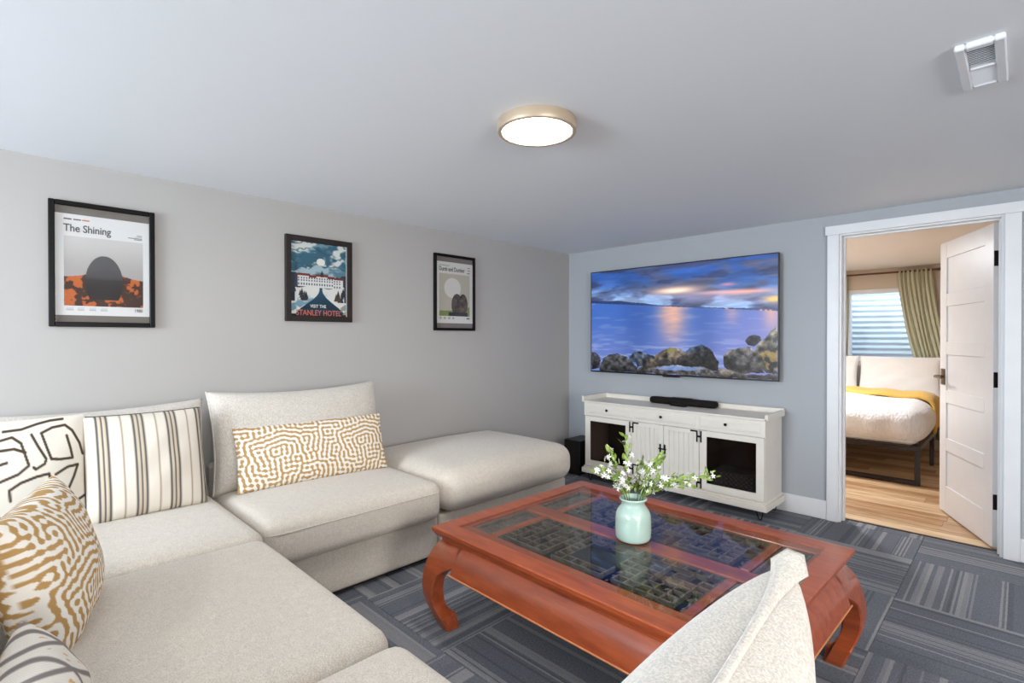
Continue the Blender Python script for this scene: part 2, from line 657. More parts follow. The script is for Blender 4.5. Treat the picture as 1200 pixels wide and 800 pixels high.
def smooth_noise(ny, nx, fy, fx, seed, octaves=4):
    rg = np.random.default_rng(seed)
    out = np.zeros((ny, nx))
    amp, tot = 1.0, 0.0
    for o in range(octaves):
        gy, gx = max(2, int(fy * 2 ** o) + 2), max(2, int(fx * 2 ** o) + 2)
        g = rg.random((gy, gx))
        yy = np.linspace(0, gy - 1.001, ny)
        xx = np.linspace(0, gx - 1.001, nx)
        y0, x0 = yy.astype(int), xx.astype(int)
        ty, tx = (yy - y0)[:, None], (xx - x0)[None]
        ty, tx = ty * ty * (3 - 2 * ty), tx * tx * (3 - 2 * tx)
        a = g[y0][:, x0] * (1 - tx) + g[y0][:, np.minimum(x0 + 1, gx - 1)] * tx
        b = g[np.minimum(y0 + 1, gy - 1)][:, x0] * (1 - tx) + g[np.minimum(y0 + 1, gy - 1)][:, np.minimum(x0 + 1, gx - 1)] * tx
        out += amp * (a * (1 - ty) + b * ty)
        tot += amp
        amp *= 0.55
    return out / tot


def sst(x, a, b):
    t = np.clip((x - a) / (b - a), 0, 1)
    return t * t * (3 - 2 * t)


def lerp(a, b, t):
    return a * (1 - t[..., None]) + b * t[..., None]


def poly_mask(U, V, pts):
    """even-odd point in polygon"""
    inside = np.zeros(U.shape, bool)
    n = len(pts)
    for i in range(n):
        x1, y1 = pts[i]
        x2, y2 = pts[(i + 1) % n]
        if y1 == y2:
            continue
        c = ((y1 > V) != (y2 > V)) & (U < (x2 - x1) * (V - y1) / (y2 - y1) + x1)
        inside ^= c
    return inside


def seg_dist(U, V, pts):
    d = np.full(U.shape, 9.0)
    for (x1, y1), (x2, y2) in zip(pts[:-1], pts[1:]):
        dx, dy = x2 - x1, y2 - y1
        L = dx * dx + dy * dy + 1e-12
        t = np.clip(((U - x1) * dx + (V - y1) * dy) / L, 0, 1)
        d = np.minimum(d, np.hypot(U - x1 - t * dx, V - y1 - t * dy))
    return d


# ================================================================== THE ROOM
RX, RY = 6.5, -7.6           # far sides of the room, behind the camera
DX0, DX1, DH = 2.469, 3.293, 2.045   # door opening
WT = 0.12                    # wall thickness
BX0, BX1, BY1 = 0.6, 3.95, 3.7       # bedroom

floor = struct(MB().box(-0.1, RX + 0.1, RY - 0.1, 0.0, -0.12, -0.008).box(DX0 - .1, DX1 + .1, 0, 0.105, -0.12, -0.008).build('floor', 'underlay'),
               'blue grey striped carpet tile floor of the lounge', 'floor')
TS = 0.632
unit = MB().cbox(-.5, .5, -.5, .5, 0, 1, 0.004)


def carpet_tile(x0, x1, y0, y1, along_y):
    """stripes run along the local x axis"""
    w, d = (x1 - x0), (y1 - y0)
    lx, ly = (d, w) if along_y else (w, d)
    g = 0.0008
    o = MB().cbox(-lx / 2 + g, lx / 2 - g, -ly / 2 + g, ly / 2 - g, 0, 0.008, 0.0015).build('carpet_tile', 'carpet', floor)
    o.location = ((x0 + x1) / 2, (y0 + y1) / 2, -0.008)
    o.rotation_euler = (0, 0, PI / 2 if along_y else 0)


for i in range(-5, 6):
    for j in range(-11, 2):
        x0, x1 = 2.93 + i * TS, 2.93 + (i + 1) * TS
        y0, y1 = -1.042 + j * TS, -1.042 + (j + 1) * TS
        even = (i + j) % 2 == 0
        cx0, cx1, cy0, cy1 = max(x0, 0.0), min(x1, RX), max(y0, RY), min(y1, 0.0)
        if cx1 - cx0 > 0.02 and cy1 - cy0 > 0.02:
            carpet_tile(cx0, cx1, cy0, cy1, even)
        if y1 > 0.01:   # into the door opening
            cx0, cx1 = max(x0, DX0), min(x1, DX1)
            if cx1 - cx0 > 0.02:
                carpet_tile(cx0, cx1, 0.0, 0.10, even)

struct(MB().box(-0.1, 0, RY - 0.1, WT, 0, H).build('wall_left', 'wall'), 'grey painted wall carrying three framed posters', 'wall')
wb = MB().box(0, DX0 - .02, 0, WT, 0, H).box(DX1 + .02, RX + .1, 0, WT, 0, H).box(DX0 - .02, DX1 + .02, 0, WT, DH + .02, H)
struct(wb.build('wall_back', 'wall_daylight_tint'), 'grey wall, cool daylight cast mixed into its colour, with the television and the bedroom doorway', 'wall')
# unseen walls behind and beside the camera, with openings for two added windows
wf = MB().box(0, .55, RY - .1, RY, 0, H).box(2.35, RX, RY - .1, RY, 0, H).box(.55, 2.35, RY - .1, RY, 0, .82).box(.55, 2.35, RY - .1, RY, 2.02, H)
struct(wf.build('wall_front', 'wall'), 'grey wall with an added wide window opposite the television wall', 'wall')
wr = MB().box(RX, RX + .1, RY - .1, -5.4, 0, H).box(RX, RX + .1, -3.6, 0, 0, H).box(RX, RX + .1, -5.4, -3.6, 0, .82).box(RX, RX + .1, -5.4, -3.6, 2.02, H)
struct(wr.build('wall_right', 'wall'), 'grey wall with an added wide window opposite the posters', 'wall')
struct(MB().box(-.1, RX + .1, RY - .1, WT, H, H + .1).build('ceiling', 'ceil'), 'smooth pale ceiling of the lounge', 'ceiling')


def added_window(name, ax, pos, a0, a1, label):
    """white framed window added out of view to let in light; ax 0: in a wall across x, 1: across y"""
    root = struct(link(name, None), label, 'window')

    def bar(nm, u0, u1, z0, z1, d0=-.05, d1=.03, mat='trim'):
        mb = MB()
        if ax == 1:
            mb.cbox(u0, u1, pos + d0, pos + d1, z0, z1)
        else:
            mb.cbox(pos + d0, pos + d1, u0, u1, z0, z1)
        mb.build(nm, mat, root)
    z0, z1 = .82, 2.02
    bar('window_frame', a0, a0 + .05, z0, z1); bar('window_frame', a1 - .05, a1, z0, z1)
    bar('window_frame', a0 + .05, a1 - .05, z0, z0 + .05); bar('window_frame', a0 + .05, a1 - .05, z1 - .05, z1)
    bar('mullion', (a0 + a1) / 2 - .025, (a0 + a1) / 2 + .025, z0 + .05, z1 - .05)


added_window('added_window_2', 1, RY, .55, 2.35, 'wide unseen window added for daylight, facing the television wall')
added_window('added_window_3', 0, RX + .02, -5.4, -3.6, 'wide unseen window added for daylight, facing the poster wall')

# baseboards
struct(MB().cbox(0.0, 2.385, -.015, 0, 0, .135, .003).build('baseboard_back', 'trim'), 'white baseboard below the television wall', 'baseboard')
struct(MB().cbox(3.381, RX, -.015, 0, 0, .135, .003).build('baseboard_back', 'trim'), 'white baseboard beyond the bedroom door casing', 'baseboard')
struct(MB().cbox(0.0, .015, RY, -.015, 0, .135, .003).build('baseboard_left', 'trim'), 'white baseboard below the poster wall', 'baseboard')

# door casing, jambs, stops
trim = struct(link('trim_1', None), 'white flat casing around the bedroom doorway', 'door casing')
MB().cbox(2.383, 2.456, -.022, 0, 0, 2.056, .002).build('side_casing', 'trim', trim)
MB().cbox(3.309, 3.382, -.022, 0, 0, 2.056, .002).build('side_casing', 'trim', trim)
MB().cbox(2.371, 3.394, -.027, 0, 2.056, 2.12, .002).build('head_casing', 'trim', trim)
MB().cbox(DX0 - .02, DX0, -.004, WT + .004, 0, DH + .02, .002).build('jamb', 'trim', trim)
MB().cbox(DX1, DX1 + .02, -.004, WT + .004, 0, DH + .02, .002).build('jamb', 'trim', trim)
MB().cbox(DX0, DX1, -.004, WT + .004, DH, DH + .02, .002).build('head_jamb', 'trim', trim)
MB().cbox(DX0, DX0 + .012, .045, .08, 0, DH, .002).build('door_stop', 'trim', trim)
MB().cbox(DX1 - .012, DX1, .045, .08, 0, DH, .002).build('door_stop', 'trim', trim)
MB().cbox(DX0 + .012, DX1 - .012, .045, .08, DH - .012, DH, .002).build('door_stop', 'trim', trim)
for s, (x0, x1) in ((0, (2.40, 2.456)), (1, (3.309, 3.38))):
    MB().cbox(x0, x1, WT, WT + .02, 0, 2.056, .002).build('side_casing', 'trim', trim)
MB().cbox(2.40, 3.38, WT, WT + .02, 2.056, 2.12, .002).build('head_casing', 'trim', trim)
struct(MB().cbox(DX0, DX1, .095, .115, -.004, .006, .003).build('trim_2', 'bronze'), 'dark metal strip where carpet meets wooden floor', 'threshold')

# ------------------------------------------------------------------ door leaf
hinge_pt = (DX1 - .004, WT + .008)
dw, dt, dh = 0.80, 0.035, 2.02
ang = math.radians(180 - 66.5)
door = struct(link('door_1', None, None, (hinge_pt[0], hinge_pt[1], 0.012), (0, 0, ang)), 'white five panel door standing open into the bedroom', 'door')
# local: x from hinge to free edge, y thickness 0..dt (the room face is +y)
st = 0.11
rails = [0.0, .20]
pz = []
z = 0.20
ph = (dh - .20 - .12 - 4 * .095) / 5
zr = [(0, .20)]
z = .20
for k in range(5):
    pz.append((z, z + ph))
    z += ph
    zr.append((z, z + .095) if k < 4 else (z, dh))
    z += .095
MB().cbox(0, st, 0, dt, 0, dh, .0015).build('stile', 'door', door)
MB().cbox(dw - st, dw, 0, dt, 0, dh, .0015).build('stile', 'door', door)
for a, b in zr:
    MB().cbox(st, dw - st, 0.0005, dt - .0005, a, b, .0015).build('rail', 'door', door)
for a, b in pz:
    MB().box(st, dw - st, .009, dt - .009, a, b).build('panel', 'door', door)
# lever handle on both faces
for s, y0 in ((1, dt), (-1, 0)):
    hm = MB()
    hm.cbox(dw - .095, dw - .035, min(y0, y0 + s * .008), max(y0, y0 + s * .008), .955, 1.075, .003)
    hd = hm.build('handle_plate', 'bronze', door)
    hb = MB().tube([(dw - .065, y0, 1.015), (dw - .065, y0 + s * .05, 1.015)], .011, 12)
    hb.tube([(dw - .06, y0 + s * .05, 1.015), (dw - .10, y0 + s * .052, 1.015), (dw - .175, y0 + s * .05, 1.013)], [.0105, .010, .008], 12)
    hb.build('lever', 'bronze', hd)
for zc in (.285, 1.045, 1.80):
    hg = MB().cbox(-.0025, 0.0, 0.002, dt - .002, zc - .048, zc + .048, .001)
    hg.tube([(-.004, -.006, zc - .05), (-.004, -.006, zc + .05)], .006, 10)
    hg.build('hinge', 'hinge', door)

# ------------------------------------------------------------------ bedroom shell
bfloor = struct(MB().box(BX0 - .1, BX1 + .1, WT, BY1 + .1, -.1, -.012).build('floor_bedroom', 'underlay'), 'light oak plank floor of the bedroom', 'floor')
pw = .148
yy = .108
row = 0
rp = random.Random(3)
MB().box(DX0, DX1, .105, .135, -.1, -.012).build('subfloor_strip', 'underlay', bfloor)
unit_plank = {}
while yy < BY1:
    y1 = min(yy + pw, BY1)
    xa, xb = (DX0, DX1) if row == 0 and yy < WT - .0 and y1 < WT else (BX0, BX1)
    x = xa - rp.uniform(.1, 1.1)
    while x < xb:
        L = rp.choice((.9, 1.1, 1.2))
        a, b = max(x, xa), min(x + L, xb)
        if b - a > .03:
            y0p = max(yy, WT + .001) if row == 0 else yy
            MB().cbox(-(b - a) / 2 + .0006, (b - a) / 2 - .0006, -(y1 - y0p) / 2 + .0006, (y1 - y0p) / 2 - .0006, 0, .012, .001).build('plank', 'oak', bfloor, ((a + b) / 2, (y0p + y1) / 2, -.012))
        x += L
    yy = y1
    row += 1
struct(MB().box(BX0, BX1, WT, BY1 + .1, H, H + .1).build('ceiling_bedroom', 'bedceil'), 'warm cream ceiling of the bedroom', 'ceiling')
struct(MB().box(BX0 - .1, BX0, WT, BY1 + .1, 0, H).build('wall_bedroom_left', 'bedwall'), 'tan bedroom side wall beyond the bed', 'wall')
struct(MB().box(BX1, BX1 + .1, WT, BY1 + .1, 0, H).build('wall_bedroom_right', 'bedwall'), 'tan bedroom side wall behind the open door', 'wall')
WX0, WX1, WZ0, WZ1 = 1.74, 2.54, 1.02, 1.945
wbk = MB().box(BX0, WX0, BY1, BY1 + .14, 0, H).box(WX1, BX1, BY1, BY1 + .14, 0, H).box(WX0, WX1, BY1, BY1 + .14, 0, WZ0).box(WX0, WX1, BY1, BY1 + .14, WZ1, H)
struct(wbk.build('wall_bedroom_back', 'bedwall'), 'tan bedroom wall around the window', 'wall')
# tan face of the partition on the bedroom side
pf = MB().box(BX0, 2.40, WT, WT + .004, 0, H).box(3.38, BX1, WT, WT + .004, 0, H).box(2.40, 3.38, WT, WT + .004, 2.12, H)
struct(pf.build('wall_bedroom_front', 'bedwall'), 'tan bedroom side of the partition wall', 'wall')
win = struct(link('window_1', None), 'white framed bedroom window looking into a corrugated window well', 'window')
for (x0, x1, z0, z1, n_) in ((WX0, WX0 + .035, WZ0, WZ1, 'window_frame'), (WX1 - .035, WX1, WZ0, WZ1, 'window_frame'), (WX0 + .035, WX1 - .035, WZ1 - .055, WZ1, 'window_frame'), (WX0 + .035, WX1 - .035, WZ0, WZ0 + .05, 'window_sill')):
    MB().cbox(x0, x1, BY1 - .012, BY1 + .10, z0, z1, .004).build(n_, 'trim', win)
MB().box(WX0 + .035, WX1 - .035, BY1 + .06, BY1 + .064, WZ0 + .05, WZ1 - .055).build('pane', 'winglass', win)
# corrugated steel well, half round in plan, open to the sky
wl = []
for k in range(41):
    a = PI * k / 40
    colp = []
    for q in range(161):
        z_ = .55 + q * (2.1 - .55) / 160
        rr = .72 + .008 * math.sin(2 * PI * z_ / .075)
        colp.append((2.23 + rr * 1.1 * math.cos(a), BY1 + .14 + rr * .75 * math.sin(a), z_))
    wl.append(colp)
ww = MB().grid(np.array(wl)).build('window_well', 'steel', fix=False)
tag(ww, 'corrugated galvanised steel window well outside the bedroom window', 'window well')
gb = MB().box(1.35, 3.1, BY1 + .14, BY1 + .75, .5, .56).build('gravel_bed', 'mat')
tag(gb, 'grey gravel bottom of the steel window well', 'gravel', kind='stuff')
# ceiling lamp added to light the bedroom, hidden from the lounge
bl = thing('added_bedroom_lamp', 'round flush ceiling lamp added to light the bedroom', 'ceiling lamp', (1.55, 1.5, H))
MB().lathe([(0, 0), (.16, 0), (.16, -.05), (.15, -.055)], 40).build('ring', 'ring', bl)
MB().lathe([(.15, -.05), (.0, -.052)], 40).build('diffuser', 'added_bedlamp', bl)

# ================================================================== THE SOFA
ST = 0.49     # seat height


def base_block(name_parent, x0, x1, y0, y1, root):
    b = soft_box(x1 - x0, y1 - y0, .235, .018, 14).build('base', 'sofa', root, ((x0 + x1) / 2, (y0 + y1) / 2, .03))
    MB().cbox(x0 + .05, x1 - .05, y0 + .05, y1 - .05, 0, .032, .004).build('plinth', 'plinth', root)
    return b


def seat(x0, x1, y0, y1, root, top=ST, crown=.02, r=.07, z0=.262, bulge=.012, n=26):
    h = top - z0
    return soft_box(x1 - x0, y1 - y0, h, min(r, h * .46), n, crown, bulge).build('seat_cushion', 'sofa', root, ((x0 + x1) / 2, (y0 + y1) / 2, z0))


def seam_line(x0, x1, y0, y1, z, root):
    """fine welt running round the seat cushion"""
    r = .07
    p = []
    for cx, cy, a0 in ((x1 - r, y1 - r, 0), (x0 + r, y1 - r, 90), (x0 + r, y0 + r, 180), (x1 - r, y0 + r, 270)):
        for k in range(7):
            a = math.radians(a0 + 15 * k)
            p.append((cx + r * math.cos(a), cy + r * math.sin(a), z))
    p.append(p[0])
    return MB().tube(p, .0025, 5, False).build('welt', 'sofa_back', root)


SG = 'modules of the oatmeal sectional sofa'
ott = thing('sofa_ottoman', 'puffy oatmeal ottoman end of the sectional sofa beside the black speaker box', 'ottoman', (0, 0, 0), group=SG)
base_block(ott, .03, .925, -2.385, -1.20, ott)
seat(.03, 1.0, -2.393, -1.185, ott, top=.525, crown=.035, r=.105, bulge=.02, n=30)

armless = thing('sofa_module', 'oatmeal armless sofa seat holding the long gold patterned pillow', 'sofa', group=SG)
base_block(armless, .03, .925, -3.425, -2.405, armless)
sc = seat(.03, 1.0, -3.425, -2.425, armless, top=.485, crown=.02, r=.06, bulge=.006)
seam_line(.027, 1.005, -3.425, -2.425, .428, armless)
MB().cbox(.03, .12, -3.40, -2.43, .262, .60, .02).build('back_frame', 'sofa', armless)
pillow('back_cushion', 1.02, .56, .27, 'sofa_back', armless, 44, 36, .32, .045, .06, 5, flange=.014, sag=.02,
       loc=(.33, -2.93, .475), rot=(math.radians(13), 0, -PI / 2))

corner = thing('sofa_corner', 'oatmeal sofa corner seat with striped and black patterned pillows', 'sofa', group=SG)
base_block(corner, .03, 1.08, -4.52, -3.45, corner)
seat(.03, 1.095, -4.50, -3.445, corner, crown=.012, r=.05, bulge=.004)
MB().cbox(.03, .12, -4.50, -3.46, .262, .60, .02).build('back_frame', 'sofa', corner)
MB().cbox(.13, 1.08, -4.52, -4.43, .262, .62, .02).build('back_frame', 'sofa', corner)
pillow('back_cushion', .98, .52, .25, 'sofa_back', corner, 40, 34, .30, .03, .06, 8, flange=.012, sag=.02,
       loc=(.27, -3.945, .475), rot=(math.radians(12), 0, -PI / 2))

middle = thing('sofa_return', 'oatmeal sofa seat with the square gold patterned pillow', 'sofa', group=SG)
base_block(middle, 1.10, 2.115, -4.52, -3.55, middle)
seat(1.115, 2.125, -4.50, -3.46, middle, crown=.02, r=.06, bulge=.006)
MB().cbox(1.10, 2.12, -4.52, -4.43, .262, .62, .02).build('back_frame', 'sofa', middle)
pillow('back_cushion', 1.0, .46, .20, 'sofa_back', middle, 40, 34, .30, .03, .06, 9, flange=.012,
       loc=(1.62, -4.36, .475), rot=(math.radians(6), 0, 0))

endm = thing('sofa_end', 'oatmeal sofa end seat with a tall pinched back cushion before the coffee table', 'sofa', group=SG)
base_block(endm, 2.14, 3.20, -4.52, -3.57, endm)
seat(2.145, 3.17, -4.50, -3.46, endm, crown=.02, r=.06, bulge=.006)
MB().cbox(3.14, 3.25, -4.50, -3.60, .262, .66, .02).build('back_frame', 'sofa', endm)
MB().cbox(2.14, 3.13, -4.52, -4.43, .262, .66, .02).build('back_frame', 'sofa', endm)
bc = pillow('back_cushion', .84, .52, .26, 'sofa_back', endm, 44, 40, .35, .09, .05, 12, flange=.018, ear=2.5,
            loc=(3.065, -3.87, .475), rot=(math.radians(13), 0, PI / 2 + math.radians(5)), piping=(.006, 'sofa_back'))


# ------------------------------------------------------------------ throw pillows
def labyrinth(n, period, seed):
    """maze of even lines: patches of upright and level lines grown together"""
    rg = np.random.default_rng(seed)
    fy = np.fft.fftfreq(n)[:, None] * n
    fx = np.fft.fftfreq(n)[None] * n
    rad = np.hypot(fx, fy)
    th = np.arctan2(fy, fx)
    iso = np.exp(-((rad - period) / (period * .22)) ** 2)
    hor_ = iso * np.abs(np.sin(th)) ** 10
    ver_ = iso * np.abs(np.cos(th)) ** 10

    def flt(im, r):
        f = np.real(np.fft.ifft2(np.fft.fft2(im) * r))
        return f / f.std()
    a, b = flt(rg.standard_normal((n, n)), hor_), flt(rg.standard_normal((n, n)), ver_)
    low = np.exp(-((rad - period * .30) / (period * .12)) ** 2)
    msk = flt(rg.standard_normal((n, n)), low) > .1
    img = np.where(msk, a, b)
    for k in range(4):
        img = np.tanh(2.5 * flt(img, iso))
    return img


LAB = labyrinth(240, 18, 21)


def lab_color(co, sx, sy, offx=0.0, offz=0.0, warp=0.0):
    x = co[:, 0] / sx + offx
    z = co[:, 2] / sy + offz + np.where(co[:, 1] < 0, .37, 0)
    n = LAB.shape[0]
    fx, fz = (x % 1) * n, (z % 1) * n
    i0, j0 = fz.astype(int) % n, fx.astype(int) % n
    i1, j1 = (i0 + 1) % n, (j0 + 1) % n
    tx, tz = fx - np.floor(fx), fz - np.floor(fz)
    v = (LAB[i0, j0] * (1 - tx) + LAB[i0, j1] * tx) * (1 - tz) + (LAB[i1, j0] * (1 - tx) + LAB[i1, j1] * tx) * tz
    t = sst(v, -.45, .15)
    return lerp(np.tile(C(184, 146, 92), (len(co), 1)), np.tile(C(238, 232, 222), (len(co), 1)), t)


PG = 'throw pillows on the sectional sofa'
lum = pillow('lumbar_pillow', .875, .35, .15, 'vfab', None, 230, 90, .40, .03, .08, 31,
             colorf=lambda co: lab_color(co, .50, .46), loc=(.475, -2.925, .492), rot=(math.radians(17), 0, -PI / 2 - math.radians(3)))
tag(lum, 'long gold and white maze patterned lumbar pillow', 'pillow', PG)

gold = pillow('throw_pillow', .52, .41, .20, 'vfab', None, 170, 160, .40, .05, .1, 33,
              colorf=lambda co: lab_color(co, .47, .47, .3, .15), loc=(1.45, -4.105, .478), rot=(math.radians(14), 0, math.radians(-15)))
tag(gold, 'square gold and white maze patterned pillow', 'pillow', PG)


def stripe_color(co):
    x = co[:, 0]
    base = np.tile(C(228, 219, 205), (len(co), 1))
    p = .134
    ph = ((x + .019) % p)
    out = base
    d = lambda c, w: np.exp(-(((ph - c + p / 2) % p - p / 2) / w) ** 2)
    dark = np.maximum(np.maximum(d(.040, .0046), d(.058, .0036)), d(.076, .0046))
    out = lerp(out, C(86, 80, 76), np.clip(dark * 1.05, 0, 1))
    out = lerp(out, C(196, 170, 134), np.clip(np.maximum(d(.0485, .003), d(.0655, .003)), 0, 1) * .7)
    out = lerp(out, C(160, 140, 120), d(.122, .0032) * .9)
    return out


stp = pillow('throw_pillow', .475, .485, .17, 'vfab', None, 200, 50, .36, .025, .09, 35,
             colorf=stripe_color, loc=(.475, -3.745, .488), rot=(math.radians(14), 0, -PI / 2 + math.radians(2)), piping=(.004, 'ink'))
tag(stp, 'cream pillow with thin dark and tan stripes', 'pillow', PG)

STROKES = [
    [(30, 272), (110, 268), (180, 248), (240, 236), (300, 232)],
    [(-60, 330), (0, 315), (70, 300), (110, 330), (145, 430), (100, 462), (0, 492), (-80, 520)],
    [(-60, 365), (20, 355), (80, 352), (130, 372)], [(-60, 430), (0, 418), (50, 408)],
    [(155, 295), (185, 350), (222, 410), (215, 430), (175, 450), (165, 440)],
    [(200, 292), (250, 270), (310, 262), (345, 290), (380, 350), (395, 400)],
    [(200, 292), (225, 360), (245, 412), (290, 418), (345, 415), (335, 370), (318, 312)],
    [(65, 570), (62, 525), (110, 500), (180, 482), (235, 475), (245, 540), (252, 610), (246, 690)],
    [(183, 550), (192, 590), (180, 630)],
    [(265, 482), (320, 455), (370, 448), (350, 500), (315, 570), (292, 635), (345, 618), (400, 592)],
    [(395, 645), (378, 655), (370, 690), (345, 725)], [(280, 715), (325, 690), (318, 730)],
    [(-40, 600), (0, 585), (20, 640), (0, 700), (-60, 720)], [(-140, 330), (-120, 420), (-130, 520)],
    [(-100, 560), (-60, 640), (-110, 700)],
]


def black_color(co):
    cx = (.026 - co[:, 0]) / .00069
    cy = 215 + (.497 - co[:, 2]) / .00095
    cx = np.where(co[:, 1] < -0.001, 260 - cx, cx)
    base = np.tile(C(230, 222, 208), (len(co), 1))
    d = np.full(len(co), 99.0)
    for s in STROKES:
        d = np.minimum(d, seg_dist(cx, cy, s))
    return lerp(base, C(74, 60, 48), 1 - sst(d, 4.0, 8.0))


blk = pillow('throw_pillow', .52, .50, .18, 'vfab', None, 170, 170, .38, .03, .1, 37,
             colorf=black_color, loc=(.455, -4.235, .488), rot=(math.radians(13), 0, -PI / 2 - math.radians(3)))
tag(blk, 'cream pillow with bold dark brown line drawing', 'pillow', PG)


def woven_color(co):
    x, z = co[:, 0], co[:, 2]
    base = np.tile(C(232, 225, 214), (len(co), 1))
    rib = .5 + .5 * np.sin(x * 700)
    out = lerp(base, C(206, 198, 186), rib * .5)
    a = np.abs(((x + z) / .13) % 1 - .5)
    b = np.abs(((x - z) / .13) % 1 - .5)
    dia = np.minimum(a, b)
    band = (np.abs(z - .25) < .19)
    out = lerp(out, C(120, 112, 108), np.where(band, 1 - sst(dia, .05, .11), 0) * .9)
    dots = (np.abs((x / .03) % 1 - .5) < .16) & (np.abs((z / .03) % 1 - .5) < .16) & band & (dia > .2)
    out = lerp(out, C(206, 158, 92), dots * .8)
    return out


wov = pillow('throw_pillow', .46, .24, .16, 'vfab', None, 140, 140, .40, .05, .1, 39,
             colorf=woven_color, loc=(2.1, -4.17, .48), rot=(math.radians(16), 0, math.radians(-3)))
tag(wov, 'small cream ribbed woven pillow with grey diamonds and tan dots', 'pillow', PG)

# ================================================================== COFFEE TABLE
tab = thing('coffee_table', 'low red wooden table with curved legs and glass over dark carved lattice', 'coffee table', (2.19, -2.325, 0), (0, 0, math.radians(-1.2)))
TW, TD, TZ = 1.41, 1.09, .46
fwid = .085


def mitred(nm, x0, x1, y0, y1, w, prof_top, prof_bot, mat, root):
    """four mitred frame members; edges stepped in at the bottom"""
    for k in range(4):
        if k == 0: A = [(x0, y0), (x1, y0), (x1 - w, y0 + w), (x0 + w, y0 + w)]; n = (0, -1)
        if k == 1: A = [(x1, y0), (x1, y1), (x1 - w, y1 - w), (x1 - w, y0 + w)]; n = (1, 0)
        if k == 2: A = [(x1, y1), (x0, y1), (x0 + w, y1 - w), (x1 - w, y1 - w)]; n = (0, 1)
        if k == 3: A = [(x0, y1), (x0, y0), (x0 + w, y0 + w), (x0 + w, y1 - w)]; n = (-1, 0)
        cx, cy = (x0 + x1) / 2, (y0 + y1) / 2
        mb = MB()
        rows = []
        for (ins, zz) in ((.004, prof_top), (0, prof_top - .004), (0, prof_top - .018), (.010, prof_bot + .004), (.012, prof_bot)):
            out = []
            for i, (px, py) in enumerate(A):
                if i < 2:
                    px -= math.copysign(ins, px - cx); py -= math.copysign(ins, py - cy)
                out.append((px, py, zz))
            rows.append(out)
        v = [p for r_ in rows for p in r_]
        f = [(0, 1, 2, 3), tuple(reversed([4 * (len(rows) - 1) + i for i in range(4)]))]
        for r_ in range(len(rows) - 1):
            for i in range(4):
                j = (i + 1) % 4
                f.append((r_ * 4 + i, r_ * 4 + j, r_ * 4 + 4 + j, r_ * 4 + 4 + i))
        mb.add(v, f)
        mb.build(nm, mat, root)


mitred('top_frame', -TW / 2, TW / 2, -TD / 2, TD / 2, fwid, TZ, .422, 'redwood', tab)
gx, gy = TW / 2 - fwid, TD / 2 - fwid
MB().cbox(-gx + .001, gx - .001, -gy + .001, gy - .001, .4525, .4585, .001).build('glass_top', 'glass', tab)
# inner wooden grid below the glass
zi0, zi1 = .405, .4505
px1, lx1, by, oy = .600, .440, .048, .400
for s in (-1, 1):
    MB().cbox(-gx, gx, min(s * oy, s * gy), max(s * oy, s * gy), zi0, zi1, .003).build('inner_rail', 'redwood', tab)
    MB().cbox(min(s * px1, s * gx), max(s * px1, s * gx), -oy, oy, zi0, zi1, .003).build('inner_rail', 'redwood', tab)
    for t in (-1, 1):
        MB().cbox(min(s * lx1, s * .475), max(s * lx1, s * .475), min(t * by, t * oy), max(t * by, t * oy), zi0, zi1, .006).build('cross_bar', 'redwood', tab)
MB().cbox(-px1, px1, -by, by, zi0, zi1, .006).build('centre_bar', 'redwood', tab)
MB().box(-px1 - .005, px1 + .005, -oy - .005, oy + .005, .372, .38).build('bottom_board', 'board', tab)

rl = random.Random(5)


def carved_leaf(mb, x, y, z, s, a, tilt):
    """raised curled leaf of the carving"""
    ca, sa = math.cos(a), math.sin(a)
    prof = [(-1, 0, 0), (-.4, .42, .25), (.4, .40, .25), (1, 0, .1), (.4, -.40, .05), (-.4, -.42, .05), (0, 0, .55)]
    v = [(x + s * (u * ca - w * sa), y + s * (u * sa + w * ca), z + s * (h * .8 + tilt * u * .3)) for u, w, h in prof]
    mb.add(v, [(0, 1, 6), (1, 2, 6), (2, 3, 6), (3, 4, 6), (4, 5, 6), (5, 0, 6)], False)


